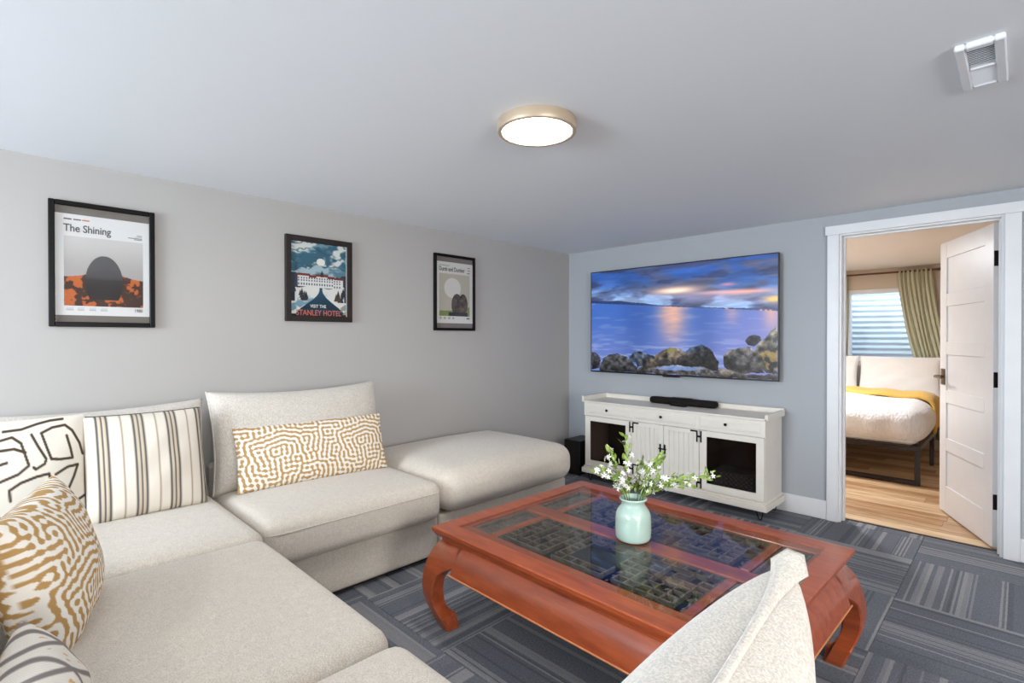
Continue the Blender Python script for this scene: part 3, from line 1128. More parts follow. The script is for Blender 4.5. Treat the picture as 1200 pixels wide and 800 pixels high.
for t in (-1, 1):
    # large lattice field: grid of little bars with a plain plaque in one field
    x0, x1 = -lx1 + .004, lx1 - .004
    y0, y1 = (by + .004, oy - .004) if t > 0 else (-oy + .004, -by - .004)
    lat = MB()
    nx, ny = 18, 8
    cw, chh = (x1 - x0) / nx, (y1 - y0) / ny
    plaque = (7, 11, 2, 6) if t < 0 else None

    def inpl(i, j):
        return plaque and plaque[0] <= i < plaque[1] and plaque[2] <= j < plaque[3]
    zt = .444
    hb = .0032
    for i in range(nx + 1):
        for j in range(ny):
            if inpl(i, j) and inpl(i - 1, j):
                continue
            if (i * 5 + j * 3 + (i * j) % 4) % 5 != 0 or i in (0, nx):
                lat.box(x0 + i * cw - hb, x0 + i * cw + hb, y0 + j * chh - hb, y0 + (j + 1) * chh + hb, zt - .018, zt)
    for j in range(ny + 1):
        for i in range(nx):
            if inpl(i, j) and inpl(i, j - 1):
                continue
            if (i * 3 + j * 7 + (i * j) % 3) % 6 != 0 or j in (0, ny):
                lat.box(x0 + i * cw - hb, x0 + (i + 1) * cw + hb, y0 + j * chh - hb, y0 + j * chh + hb, zt - .018, zt - .001)
    o = lat.build('lattice', 'darkwood', tab)
    o['kind'] = 'stuff'
    cv = MB()
    for i in range(nx):
        for j in range(ny):
            if inpl(i, j):
                continue
            for q in range(2):
                carved_leaf(cv, x0 + (i + rl.uniform(.25, .75)) * cw, y0 + (j + rl.uniform(.25, .75)) * chh, zt - .024, rl.uniform(.010, .018), rl.uniform(0, 6.28), rl.uniform(-1, 1))
    o = cv.build('carving', 'darkwood', tab)
    o['kind'] = 'stuff'
    if plaque:
        MB().cbox(x0 + plaque[0] * cw, x0 + plaque[1] * cw, y0 + plaque[2] * chh, y0 + plaque[3] * chh, zt - .02, zt - .002, .002).build('plaque', 'board', tab)
    for s in (-1, 1):
        xa, xb = (.479, px1 - .004) if s > 0 else (-px1 + .004, -.479)
        fr = MB()
        fr.cbox(xa, xb, y0, y0 + .012, zt - .02, zt, .002).cbox(xa, xb, y1 - .012, y1, zt - .02, zt, .002)
        fr.cbox(xa, xa + .012, y0, y1, zt - .02, zt, .002).cbox(xb - .012, xb, y0, y1, zt - .02, zt, .002)
        pan = fr.build('carved_panel', 'darkwood', tab)
        MB().box(xa + .01, xb - .01, y0 + .01, y1 - .01, zt - .022, zt - .016).build('panel_ground', 'darkwood', pan)
        cv = MB()
        for q in range(110):
            carved_leaf(cv, rl.uniform(xa + .02, xb - .02), rl.uniform(y0 + .02, y1 - .02), zt - .017, rl.uniform(.007, .013), rl.uniform(0, 6.28), rl.uniform(-1, 1))
        o = cv.build('relief', 'darkwood', pan)
        o['kind'] = 'stuff'

# waist below the top
for (x0, x1, y0, y1) in ((-TW / 2 + .032, TW / 2 - .032, -TD / 2 + .032, -TD / 2 + .06), (-TW / 2 + .032, TW / 2 - .032, TD / 2 - .06, TD / 2 - .032),
                         (-TW / 2 + .032, -TW / 2 + .06, -TD / 2 + .06, TD / 2 - .06), (TW / 2 - .06, TW / 2 - .032, -TD / 2 + .06, TD / 2 - .06)):
    MB().cbox(x0, x1, y0, y1, .392, .4225, .002).build('waist', 'redwood', tab)

OZ = [(.40, .030), (.385, .016), (.36, .000), (.33, -.012), (.29, -.023), (.25, -.031), (.20, -.035), (.15, -.030), (.11, -.020), (.08, -.008), (.055, .001), (.03, .011), (0, .022)]
IZ = [(.40, .19), (.36, .185), (.325, .175), (.31, .150), (.295, .118), (.27, .084), (.24, .060), (.20, .046), (.16, .040), (.125, .041), (.10, .047), (.08, .056), (.066, .070), (.0625, .084), (.03, .088), (0, .090)]


def interp(tab_, zz):
    zs = [p[0] for p in tab_][::-1]
    vs = [p[1] for p in tab_][::-1]
    return float(np.interp(zz, zs, vs))


ZS = sorted(set([p[0] for p in OZ] + [p[0] for p in IZ] + [.27, .24, .235, .125, .09, .0625, .0615]), reverse=True)
for sx in (-1, 1):
    for sy in (-1, 1):
        rows = []
        for zz in ZS:
            o_, i_ = interp(OZ, zz), interp(IZ, zz)
            c = .006
            dep = min(.062, i_ - o_)
            sec = [(o_ + c, o_), (i_ - c, o_), (i_, o_ + c), (i_, o_ + dep), (o_ + dep, o_ + dep), (o_ + dep, i_), (o_ + c, i_), (o_, i_ - c), (o_, o_ + c)]
            rows.append([(sx * (TW / 2 - a), sy * (TD / 2 - b), zz) for a, b in sec])
        n = len(rows[0])
        v = [p for r_ in rows for p in r_]
        f = [tuple(range(n)), tuple(reversed(range(n * (len(rows) - 1), n * len(rows))))]
        mb = MB()
        for r_ in range(len(rows) - 1):
            for i in range(n):
                j = (i + 1) % n
                mb_f = (r_ * n + i, r_ * n + j, r_ * n + n + j, r_ * n + n + i)
                f.append(mb_f)
        mb.add(v, f, True)
        lg = mb.build('leg', 'redwood', tab)
        try:
            lg.data.set_sharp_from_angle(angle=math.radians(38))
        except Exception:
            pass

# aprons with rounded face between the legs
AZ = [.40, .385, .37, .355, .34, .325, .31, .298, .292]
for k in range(4):
    half = (TW if k % 2 == 0 else TD) / 2 - .165
    D = (TD if k % 2 == 0 else TW) / 2
    rows = []
    sec = [(-(D - interp(OZ, zz)), zz) for zz in AZ] + [(-(D - .02), .288), (-(D - .055), .29), (-(D - .06), .40)]
    mb = MB()
    pts = []
    for (d_, zz) in sec:
        pts.append([(-half, d_, zz), (half, d_, zz)])
    rot = Matrix.Rotation(k * PI / 2, 3, 'Z')
    vv = [rot @ Vector(q) for pr in pts for q in pr]
    n = len(sec)
    f = []
    for i in range(n):
        j = (i + 1) % n
        f.append((2 * i, 2 * i + 1, 2 * j + 1, 2 * j))
    f.append(tuple(2 * i for i in range(n)))
    f.append(tuple(2 * i + 1 for i in reversed(range(n))))
    mb.add(vv, f, True)
    ap = mb.build('apron', 'redwood', tab)
    ap.data.set_sharp_from_angle(angle=math.radians(38))
    hb_ = half + .015
    b = MB().tube([rot @ Vector((-hb_, -(D + .0232), .2915)), rot @ Vector((hb_, -(D + .0232), .2915))], .0035, 6)
    b.build('edge_bead', 'bead', ap)

# ------------------------------------------------------------------ vase and sprigs
VX, VY, VZ = 2.205, -2.335, .4592
prof = [(0, .004), (.060, .004), (.064, 0), (.070, .004), (.0745, .016), (.0755, .05), (.0745, .09), (.072, .11), (.064, .128), (.054, .140), (.049, .147),
        (.0485, .156), (.053, .166), (.0575, .170), (.0585, .174), (.056, .1775), (.051, .176), (.046, .160), (.046, .148), (.058, .130), (.068, .10), (.068, .03), (.05, .012), (0, .011)]
pr2 = []
for (r, z) in prof:
    pr2.append((r + (.0006 * math.sin(z * 420) if .015 < z < .12 and r > .07 else 0), z))
vase = MB().lathe(pr2, 48).build('vase', 'vase', None, (VX, VY, VZ))
tag(vase, 'pale mint green glazed vase on the glass table', 'vase')

leaf_me = {}
lfm = MB()
lv = [(0, 0, 0), (.3, .16, .02), (.65, .19, .03), (1, 0, 0), (.65, -.19, .03), (.3, -.16, .02), (.5, 0, -.03)]
lfm.add(lv, [(0, 6, 1), (1, 6, 2), (2, 6, 3), (3, 6, 4), (4, 6, 5), (5, 6, 0)], True)
for nm in ('leaf', 'leaf2'):
    me = bpy.data.meshes.new('leaf')
    me.from_pydata(lfm.v, [], lfm.f)
    me.materials.append(MT[nm])
    leaf_me[nm] = me
fl = MB()
for k in range(5):
    a = 2 * PI * k / 5
    ca, sa = math.cos(a), math.sin(a)
    P = [(0, 0, 0), (.5, .26, .22), (1, .12, .12), (1.05, -.1, .12), (.5, -.26, .22), (.55, 0, .10)]
    fl.add([(x * ca - y * sa, x * sa + y * ca, z) for x, y, z in P], [(0, 5, 1), (1, 5, 2), (2, 5, 3), (3, 5, 4), (4, 5, 0)], True)
fl.add([(0.08 * math.cos(k * PI / 3), .08 * math.sin(k * PI / 3), .05) for k in range(6)] + [(0, 0, .3)], [(k, (k + 1) % 6, 6) for k in range(6)], True)
flower_me = bpy.data.meshes.new('flower')
flower_me.from_pydata(fl.v, [], fl.f)
flower_me.materials.append(MT['petal'])

RIGHT = Vector((.71, .704, 0))
TOWARD = Vector((.704, -.71, 0))
VG = 'flowering sprigs in the mint vase'


def sprig(label, a, t, h, droop, nleaf, nflower, seed):
    """a: reach to the side, t: reach toward the sofa end, h: height above the lip"""
    rg = random.Random(seed)
    root = thing('flower_sprig', label, 'flowers', (VX, VY, VZ + .012), group=VG)
    tip = RIGHT * a + TOWARD * t + Vector((0, 0, .165 + h))
    base = Vector((rg.uniform(-.02, .02), rg.uniform(-.02, .02), .002))
    lip = (RIGHT * a + TOWARD * t)
    lip = lip * (min(.036 / max(lip.length, .001), .5)) + Vector((0, 0, .165))
    pts = []
    for k in range(13):
        s = k / 12
        if s < .3:
            p = base.lerp(lip, s / .3)
        else:
            q = (s - .3) / .7
            p = lip.lerp(tip, q) + Vector((0, 0, droop * math.sin(PI * q)))
        pts.append(p)
    MB().tube(pts, [.0022 - .0012 * k / 12 for k in range(13)], 5).build('stem', 'stem', root)

    def at(q):
        f = q * 12
        i = min(int(f), 11)
        return pts[i].lerp(pts[i + 1], f - i), (pts[i + 1] - pts[i]).normalized()
    for k in range(nleaf):
        p, d = at(.34 + .66 * (k + rg.random() * .8) / nleaf)
        o = link('leaf', leaf_me[rg.choice(('leaf', 'leaf', 'leaf2'))], root)
        s = rg.uniform(.026, .044)
        v = (d + Vector((rg.uniform(-1, 1), rg.uniform(-1, 1), rg.uniform(-.4, .9))) * .9).normalized()
        o.location = p + Vector((rg.uniform(-1, 1), rg.uniform(-1, 1), rg.uniform(-.7, 1))) * .014
        o.rotation_euler = (v.to_track_quat('X', 'Z') @ Euler((rg.uniform(-1.2, 1.2), 0, 0)).to_quaternion()).to_euler()
        o.scale = (s, s, s)
    for k in range(nflower):
        p, d = at(.42 + .56 * (k + rg.random()) / nflower)
        v = Vector((rg.uniform(-1, 1), rg.uniform(-1, 1), rg.uniform(-.3, 1.0))).normalized()
        o = link('flower', flower_me, root)
        s = rg.uniform(.009, .0145)
        off = v * rg.uniform(.008, .034)
        o.location = p + off
        o.rotation_euler = v.to_track_quat('Z', 'X').to_euler()
        o.scale = (s, s, s)


sprig('long sprig arching from the vase towards the cabinet glass door', .355, -.02, .085, .015, 36, 18, 1)
sprig('leafy sprig from the vase below the long arching sprig', .22, .05, .06, .03, 30, 14, 2)
sprig('tallest sprig with pink white tip in the mint vase', -.035, 0, .255, .0, 30, 12, 3)
sprig('sprig thick with white flowers leaning towards the ottoman', -.165, .03, .115, .035, 26, 28, 4)
sprig('upright white flowering sprig in the middle of the vase', .10, .04, .16, .03, 34, 26, 5)
sprig('short bushy sprig low over the vase lip', -.08, .06, .10, .02, 28, 20, 6)
sprig('short upright sprig behind the tallest sprig in the vase', .05, -.05, .13, .02, 28, 16, 8)

sprig('leafy sprig leaning from the vase over the table lattice', .17, .10, .10, .03, 30, 14, 11)
sprig('pale leafy sprig reaching up beside the tallest sprig', -.10, -.03, .19, .01, 30, 14, 12)
sprig('leafy sprig rising between the tallest and the long arching sprigs', .13, -.04, .15, .03, 34, 16, 13)

# ================================================================== CABINET
cab = thing('media_cabinet', 'cream media cabinet with smoked glass doors and hairpin legs', 'cabinet', (0, 0, 0))
CX0, CX1, CY0, CY1 = .505, 2.085, -.395, -.03
# carcass
cb = MB()
cb.box(CX0, CX0 + .02, CY0 + .02, CY1, .13, .73).box(CX1 - .02, CX1, CY0 + .02, CY1, .13, .73).box(CX0 + .02, CX1 - .02, CY1 - .012, CY1 - .001, .131, .729)
cb.box(CX0 + .02, CX1 - .02, CY0 + .021, CY1 - .012, .131, .15).box(CX0 + .02, CX1 - .02, CY0 + .021, CY1 - .012, .60, .615)
cb.build('carcass', 'cabinet', cab)
MB().box(CX0 + .0205, CX1 - .0205, CY1 - .016, CY1 - .013, .151, .599).build('back_panel', 'inside', cab)
for xd in (1.0, 1.60):
    MB().box(xd - .01, xd + .01, CY0 + .022, CY1 - .017, .151, .599).build('divider', 'inside', cab)
MB().box(CX0 + .021, CX1 - .021, CY0 + .03, CY1 - .017, .1505, .1525).build('inner_floor', 'inside', cab)
# plinth mouldings
MB().cbox(CX0 - .028, CX1 + .022, CY0 - .018, CY1 + .004, .076, .122, .004).build('plinth', 'cabinet', cab)
MB().cbox(CX0 - .014, CX1 + .010, CY0 - .008, CY1 + .002, .122, .14, .005).build('plinth_moulding', 'cabinet', cab)
# top board and gallery
MB().cbox(CX0 - .022, CX1 + .018, CY0 - .014, CY1 + .006, .727, .742, .003).build('top_board', 'cabinet', cab)
MB().cbox(CX0 - .022, CX1 + .018, CY1 - .012, CY1 + .006, .742, .782, .003).build('gallery_rail', 'cabinet', cab)
MB().cbox(CX0 - .03, CX0 - .008, CY0 - .014, CY1 - .012, .728, .782, .003).build('gallery_rail', 'cabinet', cab)
MB().cbox(CX1 + .002, CX1 + .026, CY0 - .014, CY1 - .012, .728, .772, .003).build('gallery_rail', 'cabinet', cab)
# frieze with three drawers
MB().cbox(CX0 - .008, CX1 + .006, CY0 - .004, CY0 + .02, .605, .727, .002).build('frieze', 'cabinet', cab)
for (xa, xb, xk) in ((.545, 1.005, .757), (1.03, 1.575, 1.286), (1.605, 2.055, 1.814)):
    d = MB().cbox(xa, xb, CY0 - .010, CY0 - .003, .632, .706, .003).cbox(xa + .012, xb - .012, CY0 - .013, CY0 - .009, .643, .695, .003).build('drawer', 'cabinet', cab)
    MB().lathe([(0, .022), (.008, .021), (.0115, .016), (.0105, .010), (.006, .006), (.005, 0)], 16).build('knob', 'iron', d, (xk, CY0 - .012, .672), (PI / 2, 0, 0))
# doors


def frame_door(x0, x1, z0, z1, kind, sw=.055):
    d = link('door', None, cab)
    yf0, yf1 = CY0 - .004, CY0 + .018
    MB().cbox(x0, x0 + sw, yf0, yf1, z0, z1, .002).build('stile', 'cabinet', d)
    MB().cbox(x1 - sw, x1, yf0, yf1, z0, z1, .002).build('stile', 'cabinet', d)
    MB().cbox(x0 + sw, x1 - sw, yf0, yf1, z0, z0 + sw, .002).build('rail', 'cabinet', d)
    MB().cbox(x0 + sw, x1 - sw, yf0, yf1, z1 - sw * .8, z1, .002).build('rail', 'cabinet', d)
    if kind == 'glass':
        MB().box(x0 + sw, x1 - sw, CY0 + .004, CY0 + .008, z0 + sw, z1 - sw * .8).build('pane', 'smoked', d)
    else:
        nb = 5
        w_ = (x1 - x0 - 2 * sw) / nb
        for q in range(nb):
            MB().cbox(x0 + sw + q * w_ + .0008, x0 + sw + (q + 1) * w_ - .0008, CY0 + .003, CY0 + .012, z0 + sw, z1 - sw * .8, .003).build('bead_board', 'cabinet', d)
    return d


dA = frame_door(.508, .995, .143, .602, 'glass')
dB = frame_door(1.0, 1.298, .143, .602, 'bead', .045)
dC = frame_door(1.302, 1.60, .143, .602, 'bead', .045)
dD = frame_door(1.605, 2.082, .143, .602, 'glass')
yh = CY0 - .004


def hinge_h(d, x, z, s, parent_name='hinge'):
    m_ = MB()
    m_.cbox(x - .022, x - .010, yh - .004, yh, z - .045, z + .045, .001).cbox(x + .010, x + .022, yh - .004, yh, z - .045, z + .045, .001)
    m_.cbox(x - .012, x + .012, yh - .004, yh, z - .008, z + .008, .001)
    m_.cbox(*((x + .020, x + .07) if s > 0 else (x - .07, x - .020)), yh - .004, yh, z + .033, z + .045, .001)
    m_.build(parent_name, 'iron', d)


hinge_h(dB, 1.0, .553, 1); hinge_h(dB, 1.0, .195, 1)
hinge_h(dC, 1.602, .553, -1); hinge_h(dC, 1.602, .195, -1)
m_ = MB()
m_.cbox(1.268, 1.280, yh - .005, yh, .375, .445, .001).cbox(1.308, 1.320, yh - .005, yh, .375, .445, .001).tube([(1.262, yh - .010, .41), (1.328, yh - .010, .41)], .006, 8)
m_.tube([(1.274, yh - .008, .372), (1.274, yh - .008, .448)], .006, 8).tube([(1.314, yh - .008, .372), (1.314, yh - .008, .448)], .006, 8)
m_.build('latch', 'iron', dB)
# hairpin legs
for (xl, yl) in ((2.045, -.36), (2.045, -.07), (.545, -.36), (.545, -.07)):
    sy_ = -1 if yl < -.2 else 1
    MB().tube([(xl - .035, yl, .077), (xl - .008, yl + sy_ * .004, .006), (xl, yl + sy_ * .004, .004), (xl + .008, yl + sy_ * .004, .006), (xl + .022, yl, .077)], .004, 8).build('hairpin_leg', 'iron', cab)
# woven basket behind the smoked pane
bk = thing('storage_basket', 'grey basket with lattice pattern behind the cabinet glass door', 'basket', (1.82, -.20, .153))
soft_box(.34, .24, .14, .02, 10).build('basket_body', 'basket', bk)
bp = MB()
for i in range(9):
    for j in range(4):
        cx_, cz_ = -.15 + i * .0375, .022 + j * .034
        bp.tube([(cx_ + .017 * math.cos(a), -.122, cz_ + .015 * math.sin(a)) for a in np.linspace(0, 2 * PI, 9)], .002, 4, False)
o = bp.build('basket_lattice', 'ink', bk)
o['kind'] = 'stuff'

# soundbar and remote
sb = thing('soundbar', 'black rounded soundbar lying on the cream cabinet', 'soundbar', (1.325, -.115, .743))
soft_box(.60, .085, .058, .026, 14).build('body', 'mesh', sb)
MB().cbox(-.10, .08, -.02, .03, .0565, .063, .003).build('control_strip', 'black', sb)
rm = thing('remote_control', 'small black remote control in front of the soundbar', 'remote control', (1.33, -.20, .743), (0, 0, math.radians(-8)))
soft_box(.15, .04, .018, .008, 8).build('body', 'black', rm)
bt = MB()
for k in range(4):
    bt.lathe([(.005, 0), (.005, .0195), (0, .0198)], 10, -.05 + k * .028, 0)
bt.build('buttons', 'ink', rm)

# subwoofer
sw = thing('subwoofer', 'tall black speaker box in the corner beside the cabinet', 'speaker', (.305, -.20, 0))
MB().cbox(-.095, .095, -.14, .14, .012, .335, .005).build('body', 'black', sw)
MB().cbox(-.085, .085, -.144, -.139, .03, .32, .002).build('grille', 'mesh', sw)
for sx in (-1, 1):
    for sy in (-1, 1):
        MB().lathe([(.012, 0), (.012, .014)], 12, sx * .075, sy * .11).build('foot', 'black', sw)

# ================================================================== TELEVISION
TVX0, TVX1, TVZ0 = .342, 2.078, .986
TVW = TVX1 - TVX0
TVH = TVW * 9 / 16 * 1.005
tv = thing('television', 'large flat television showing a rocky sunset shore', 'television', ((TVX0 + TVX1) / 2, -.08, TVZ0))
ny, nx = 234, 400
V, U = np.meshgrid(np.linspace(0, 1, ny), np.linspace(0, 1, nx), indexing='ij')
hor = .309 + .147 * U
cl = smooth_noise(ny, nx, 9, 4, 3, 5)
cl2 = smooth_noise(ny, nx, 14, 5, 8, 4)
sky = lerp(np.broadcast_to(C(46, 86, 160), (ny, nx, 3)), C(112, 148, 208), sst(V / hor, .2, 1.0))
sky = lerp(sky, C(84, 90, 122), sst(cl, .40, .58) * (.65 + .33 * sst(U, .2, .8)))
sky = lerp(sky, C(50, 62, 104), sst(cl2, .48, .62) * .8)
sky = lerp(sky, C(176, 206, 240), sst(cl, .55, .40) * sst(V / hor, .45, .8) * .55)
sky = lerp(sky, C(172, 166, 200), np.exp(-((V - hor + .10) / .05) ** 2) * sst(U, .3, .6) * .5)
cl3 = smooth_noise(ny, nx, 26, 7, 9, 4)
sky = sky * (.72 + .56 * cl3[..., None])
for (cu, cv, ru, rv, col, amp) in ((.52, .235, .13, .035, C(255, 206, 178), 1.0), (.52, .24, .07, .018, C(255, 246, 226), 1.0), (.85, .285, .15, .018, C(255, 176, 160), .9), (.78, .215, .035, .012, C(226, 140, 168), .8), (.985, .36, .04, .025, C(255, 206, 120), .95), (.72, .275, .10, .014, C(232, 190, 206), .7)):
    g = np.exp(-(((U - cu) / ru) ** 2 + ((V - cv) / rv) ** 2)) * (0.8 + .6 * cl2)
    sky = lerp(sky, col, np.clip(g * amp, 0, 1))
img = sky
wn_ = smooth_noise(ny, nx, 40, 9, 5, 3)
water = lerp(np.broadcast_to(C(62, 104, 188), (ny, nx, 3)), C(98, 120, 190), sst(V, .4, .85))
water = lerp(water, C(124, 148, 208), sst(wn_, .52, .75) * .4)
water = lerp(water, C(48, 78, 146), np.exp(-((U - .30) / .10) ** 2) * .45 + np.exp(-((U - .68) / .06) ** 2) * .35)
water = lerp(water, C(168, 150, 206), sst(U, .55, .95) * .45)
water = lerp(water, C(250, 184, 150), np.exp(-((U - .50) / .075) ** 2) * sst(V, .86, .42) * (.5 + .5 * wn_) * 1.25 * np.ones_like(U))
water = lerp(water, C(240, 176, 160), np.exp(-((U - .975) / .035) ** 2) * sst(V, .7, .46) * .7 + np.exp(-((U - .80) / .03) ** 2) * sst(V, .62, .44) * .4)
water = lerp(water, C(176, 190, 226), sst(wn_, .45, .7) * sst(V, .6, .85) * .45)
img = np.where((V > hor)[..., None], water, img)
hills = hor - .028 * np.exp(-((U - .18) / .10) ** 2) - .018 * np.exp(-((U - .02) / .05) ** 2) - .012 * np.exp(-((U - .33) / .06) ** 2) - .008 - .008 * np.exp(-((U - .9) / .1) ** 2)
img = np.where(((V > hills) & (V < hor))[..., None], lerp(np.broadcast_to(C(36, 56, 104), (ny, nx, 3)), C(70, 84, 130), U), img)
for ul in (.775, .93, .95, .97):
    img = lerp(img, C(255, 180, 110), np.exp(-(((U - ul) / .006) ** 2 + ((V - (hor - .004)) / .006) ** 2)))
rn = smooth_noise(ny, nx, 24, 40, 17, 5)
rn = np.clip((rn - .5) * 1.7 + .5, 0, 1)
ROCKS = [
    ([(.25, .85), (.27, .81), (.305, .793), (.35, .81), (.39, .84), (.40, .90), (.25, .90)], (96, 112, 136)),
    ([(.55, .82), (.60, .755), (.655, .726), (.70, .765), (.72, .84), (.56, .85)], (62, 78, 100)),
    ([(0, .81), (.03, .815), (.06, .866), (.058, .975), (0, .99)], (66, 66, 74)),
    ([(.058, .97), (.075, .88), (.12, .835), (.172, .819), (.23, .85), (.30, .955), (.30, 1.0), (.058, 1.0)], (88, 88, 94)),
    ([(.29, .90), (.34, .85), (.392, .83), (.41, .86), (.36, .92), (.30, .955)], (70, 76, 86)),
    ([(.29, 1.0), (.33, .94), (.38, .875), (.43, .80), (.488, .75), (.54, .77), (.62, .83), (.66, .9), (.66, 1.0)], (104, 94, 82)),
    ([(.40, .955), (.43, .88), (.47, .855), (.52, .90), (.52, .955)], (60, 56, 58)),
    ([(.52, .93), (.53, .85), (.58, .80), (.62, .79), (.668, .764), (.71, .80), (.735, .868), (.74, .945), (.60, .945)], (66, 62, 66)),
    ([(.76, .90), (.755, .83), (.785, .775), (.84, .745), (.883, .74), (.925, .80), (.945, .945), (.86, .965), (.79, .94)], (112, 108, 108)),
    ([(.862, .70), (.875, .655), (.902, .640), (.925, .655), (.935, .69), (.905, .735), (.87, .725)], (52, 50, 56)),
    ([(.905, .80), (.912, .745), (.945, .67), (.97, .62), (1.0, .565), (1.0, .955), (.955, .95), (.925, .88)], (122, 116, 100)),
    ([(.30, 1.0), (.36, .955), (.51, .915), (.645, .92), (.74, .955), (.85, .985), (.85, 1.0)], (126, 122, 124)),
    ([(.72, .98), (.74, .925), (.80, .935), (.87, .97), (1.0, .955), (1.0, 1.0), (.72, 1.0)], (116, 108, 102)),
]
Uw = U + (rn - .5) * .012
Vw = V + (smooth_noise(ny, nx, 20, 26, 18, 3) - .5) * .02
for pts, c in ROCKS:
    m = poly_mask(Uw, Vw, pts)
    ys = [p[1] for p in pts]
    t = np.clip((V - min(ys)) / (max(ys) - min(ys)), 0, 1)
    cc = lerp(np.broadcast_to(C(*c) * 1.25, (ny, nx, 3)), C(*c) * .45, t)
    cc = cc * (.05 + 1.45 * rn[..., None])
    img = np.where(m[..., None], cc, img)
must = poly_mask(Uw, Vw, [(.93, .80), (.96, .76), (1.0, .74), (1.0, .93), (.96, .92)])
img = lerp(img, C(176, 140, 56), must * .6 * (rn > .42))
bl_ = poly_mask(Uw, Vw, [(.40, .955), (.50, .918), (.62, .925), (.68, .94), (.60, .955), (.48, .965)])
img = lerp(img, C(120, 150, 206), bl_ * .8)
moss = poly_mask(Uw, Vw, [(.45, .80), (.488, .752), (.53, .765), (.54, .79), (.49, .80)])
img = lerp(img, C(128, 126, 60), moss * .6)
MB().cbox(-TVW / 2, TVW / 2, 0, .022, 0, TVH, .003).build('housing', 'bezel', tv)
color_panel('screen', TVW - .014, TVH - .022, img, 'screen', tv, (0, -.0006, TVH / 2 + .003))
bz = .007
MB().box(-TVW / 2, -TVW / 2 + bz, -.003, 0, 0, TVH).build('bezel', 'bezel', tv)
MB().box(TVW / 2 - bz, TVW / 2, -.003, 0, 0, TVH).build('bezel', 'bezel', tv)
MB().box(-TVW / 2 + bz, TVW / 2 - bz, -.003, 0, TVH - bz, TVH).build('bezel', 'bezel', tv)
MB().box(-TVW / 2 + bz, TVW / 2 - bz, -.003, 0, 0, .014).build('bezel', 'bezel', tv)
MB().cbox(-.09, .06, -.004, .03, -.012, .002, .002).build('sensor_strip', 'bezel', tv)
MB().cbox(-.35, .35, .022, .079, .25, .70, .004).build('wall_mount', 'black', tv)

# ================================================================== POSTERS


def poster(name, label, y0, y1, z0, z1, fwid_, fmat, img, ph_, pz_, pw_=None, mat='mat'):
    """frame on the poster wall; local x runs along +y of the room, picture faces the room"""
    w, h = y1 - y0, z1 - z0
    root = thing(name, label, 'picture', (.001, (y0 + y1) / 2, (z0 + z1) / 2), (0, 0, PI / 2))
    # local: x -> room +y ; y -> room -x (into the wall) ; picture faces -y
    d = -.026
    a, b = w / 2, h / 2
    MB().cbox(-a, -a + fwid_, d, 0, -b, b, .003).build('frame_rail', fmat, root)
    MB().cbox(a - fwid_, a, d, 0, -b, b, .003).build('frame_rail', fmat, root)
    MB().cbox(-a + fwid_, a - fwid_, d, 0, b - fwid_, b, .003).build('frame_rail', fmat, root)
    MB().cbox(-a + fwid_, a - fwid_, d, 0, -b, -b + fwid_, .003).build('frame_rail', fmat, root)
    MB().box(-a + fwid_ * .6, a - fwid_ * .6, -.008, -.004, -b + fwid_ * .6, b - fwid_ * .6).build('backing', mat, root)
    pw2 = (pw_ or (w - 2 * fwid_)) 
    pr = color_panel('print', pw2, ph_, img, 'vcol', root, (0, -.0095, pz_))
    MB().box(-a + fwid_, a - fwid_, -.0165, -.0150, -b + fwid_, b - fwid_).build('glass_pane', 'pictureglass', root)
    return root, pr, pw2


# --- poster with grey and orange panel
ny, nx = 240, 190
V, U = np.meshgrid(np.linspace(0, 1, ny), np.linspace(0, 1, nx), indexing='ij')
img = np.broadcast_to(C(226, 224, 222), (ny, nx, 3)).copy()
inner = (U > .085) & (U < .93) & (V > .215) & (V < .905)
pic = lerp(np.broadcast_to(C(206, 202, 198), (ny, nx, 3)), C(172, 166, 162), sst(V, .2, .62))
ground = V > (.56 + .05 * np.abs(U - .5) * 2 + .02 * np.sin(U * 9))
nz_ = smooth_noise(ny, nx, 16, 12, 44, 3)
gcol = lerp(np.broadcast_to(C(78, 58, 50), (ny, nx, 3)), C(196, 106, 58), sst(nz_, .46, .56))
pic = np.where(ground[..., None], gcol, pic)
dome = ((U - .5) / .20) ** 2 + ((V - .66) / .27) ** 2 < 1
pic = np.where((dome & (V < .84))[..., None], lerp(np.broadcast_to(C(92, 90, 92), (ny, nx, 3)), C(58, 52, 52), sst(V, .4, .8)), pic)
img = np.where(inner[..., None], pic, img)
for k, u0 in enumerate((.11, .22, .34, .46)):
    for r_ in range(3):
        img = np.where(((U > u0) & (U < u0 + .07) & (np.abs(V - (.925 + r_ * .012)) < .0035))[..., None], C(176, 174, 172), img)
for r_, (u0, u1) in enumerate(((.86, .92), (.84, .92), (.76, .92), (.83, .92))):
    img = np.where(((U > u0) & (U < u1) & (np.abs(V - (.145 + r_ * .014)) < .0035))[..., None], C(120, 118, 116), img)
for u0, u1, c in ((.085, .165, C(70, 68, 68)), (.18, .26, C(110, 90, 80)), (.275, .345, C(206, 120, 70))):
    img = np.where(((U > u0) & (U < u1) & (np.abs(V - .052) < .006))[..., None], c, img)
root, pr, w_ = poster('framed_poster', 'black framed poster with title over dark dome and orange ground', -4.073, -3.64, 1.376, 2.001, .024, 'frameblack', img, .505, -.002)
ROT = (PI / 2, 0, 0)
text_mesh('The Shining', .052, 'title_lettering', 'ink', root, (-w_ / 2 + .032, -.0102, .252 - .088), ROT, .80, .0007, .97)
text_mesh('1980', .024, 'year_lettering', 'ink', root, (w_ / 2 - .068, -.0102, -.252 + .02), ROT, .8, .0003)

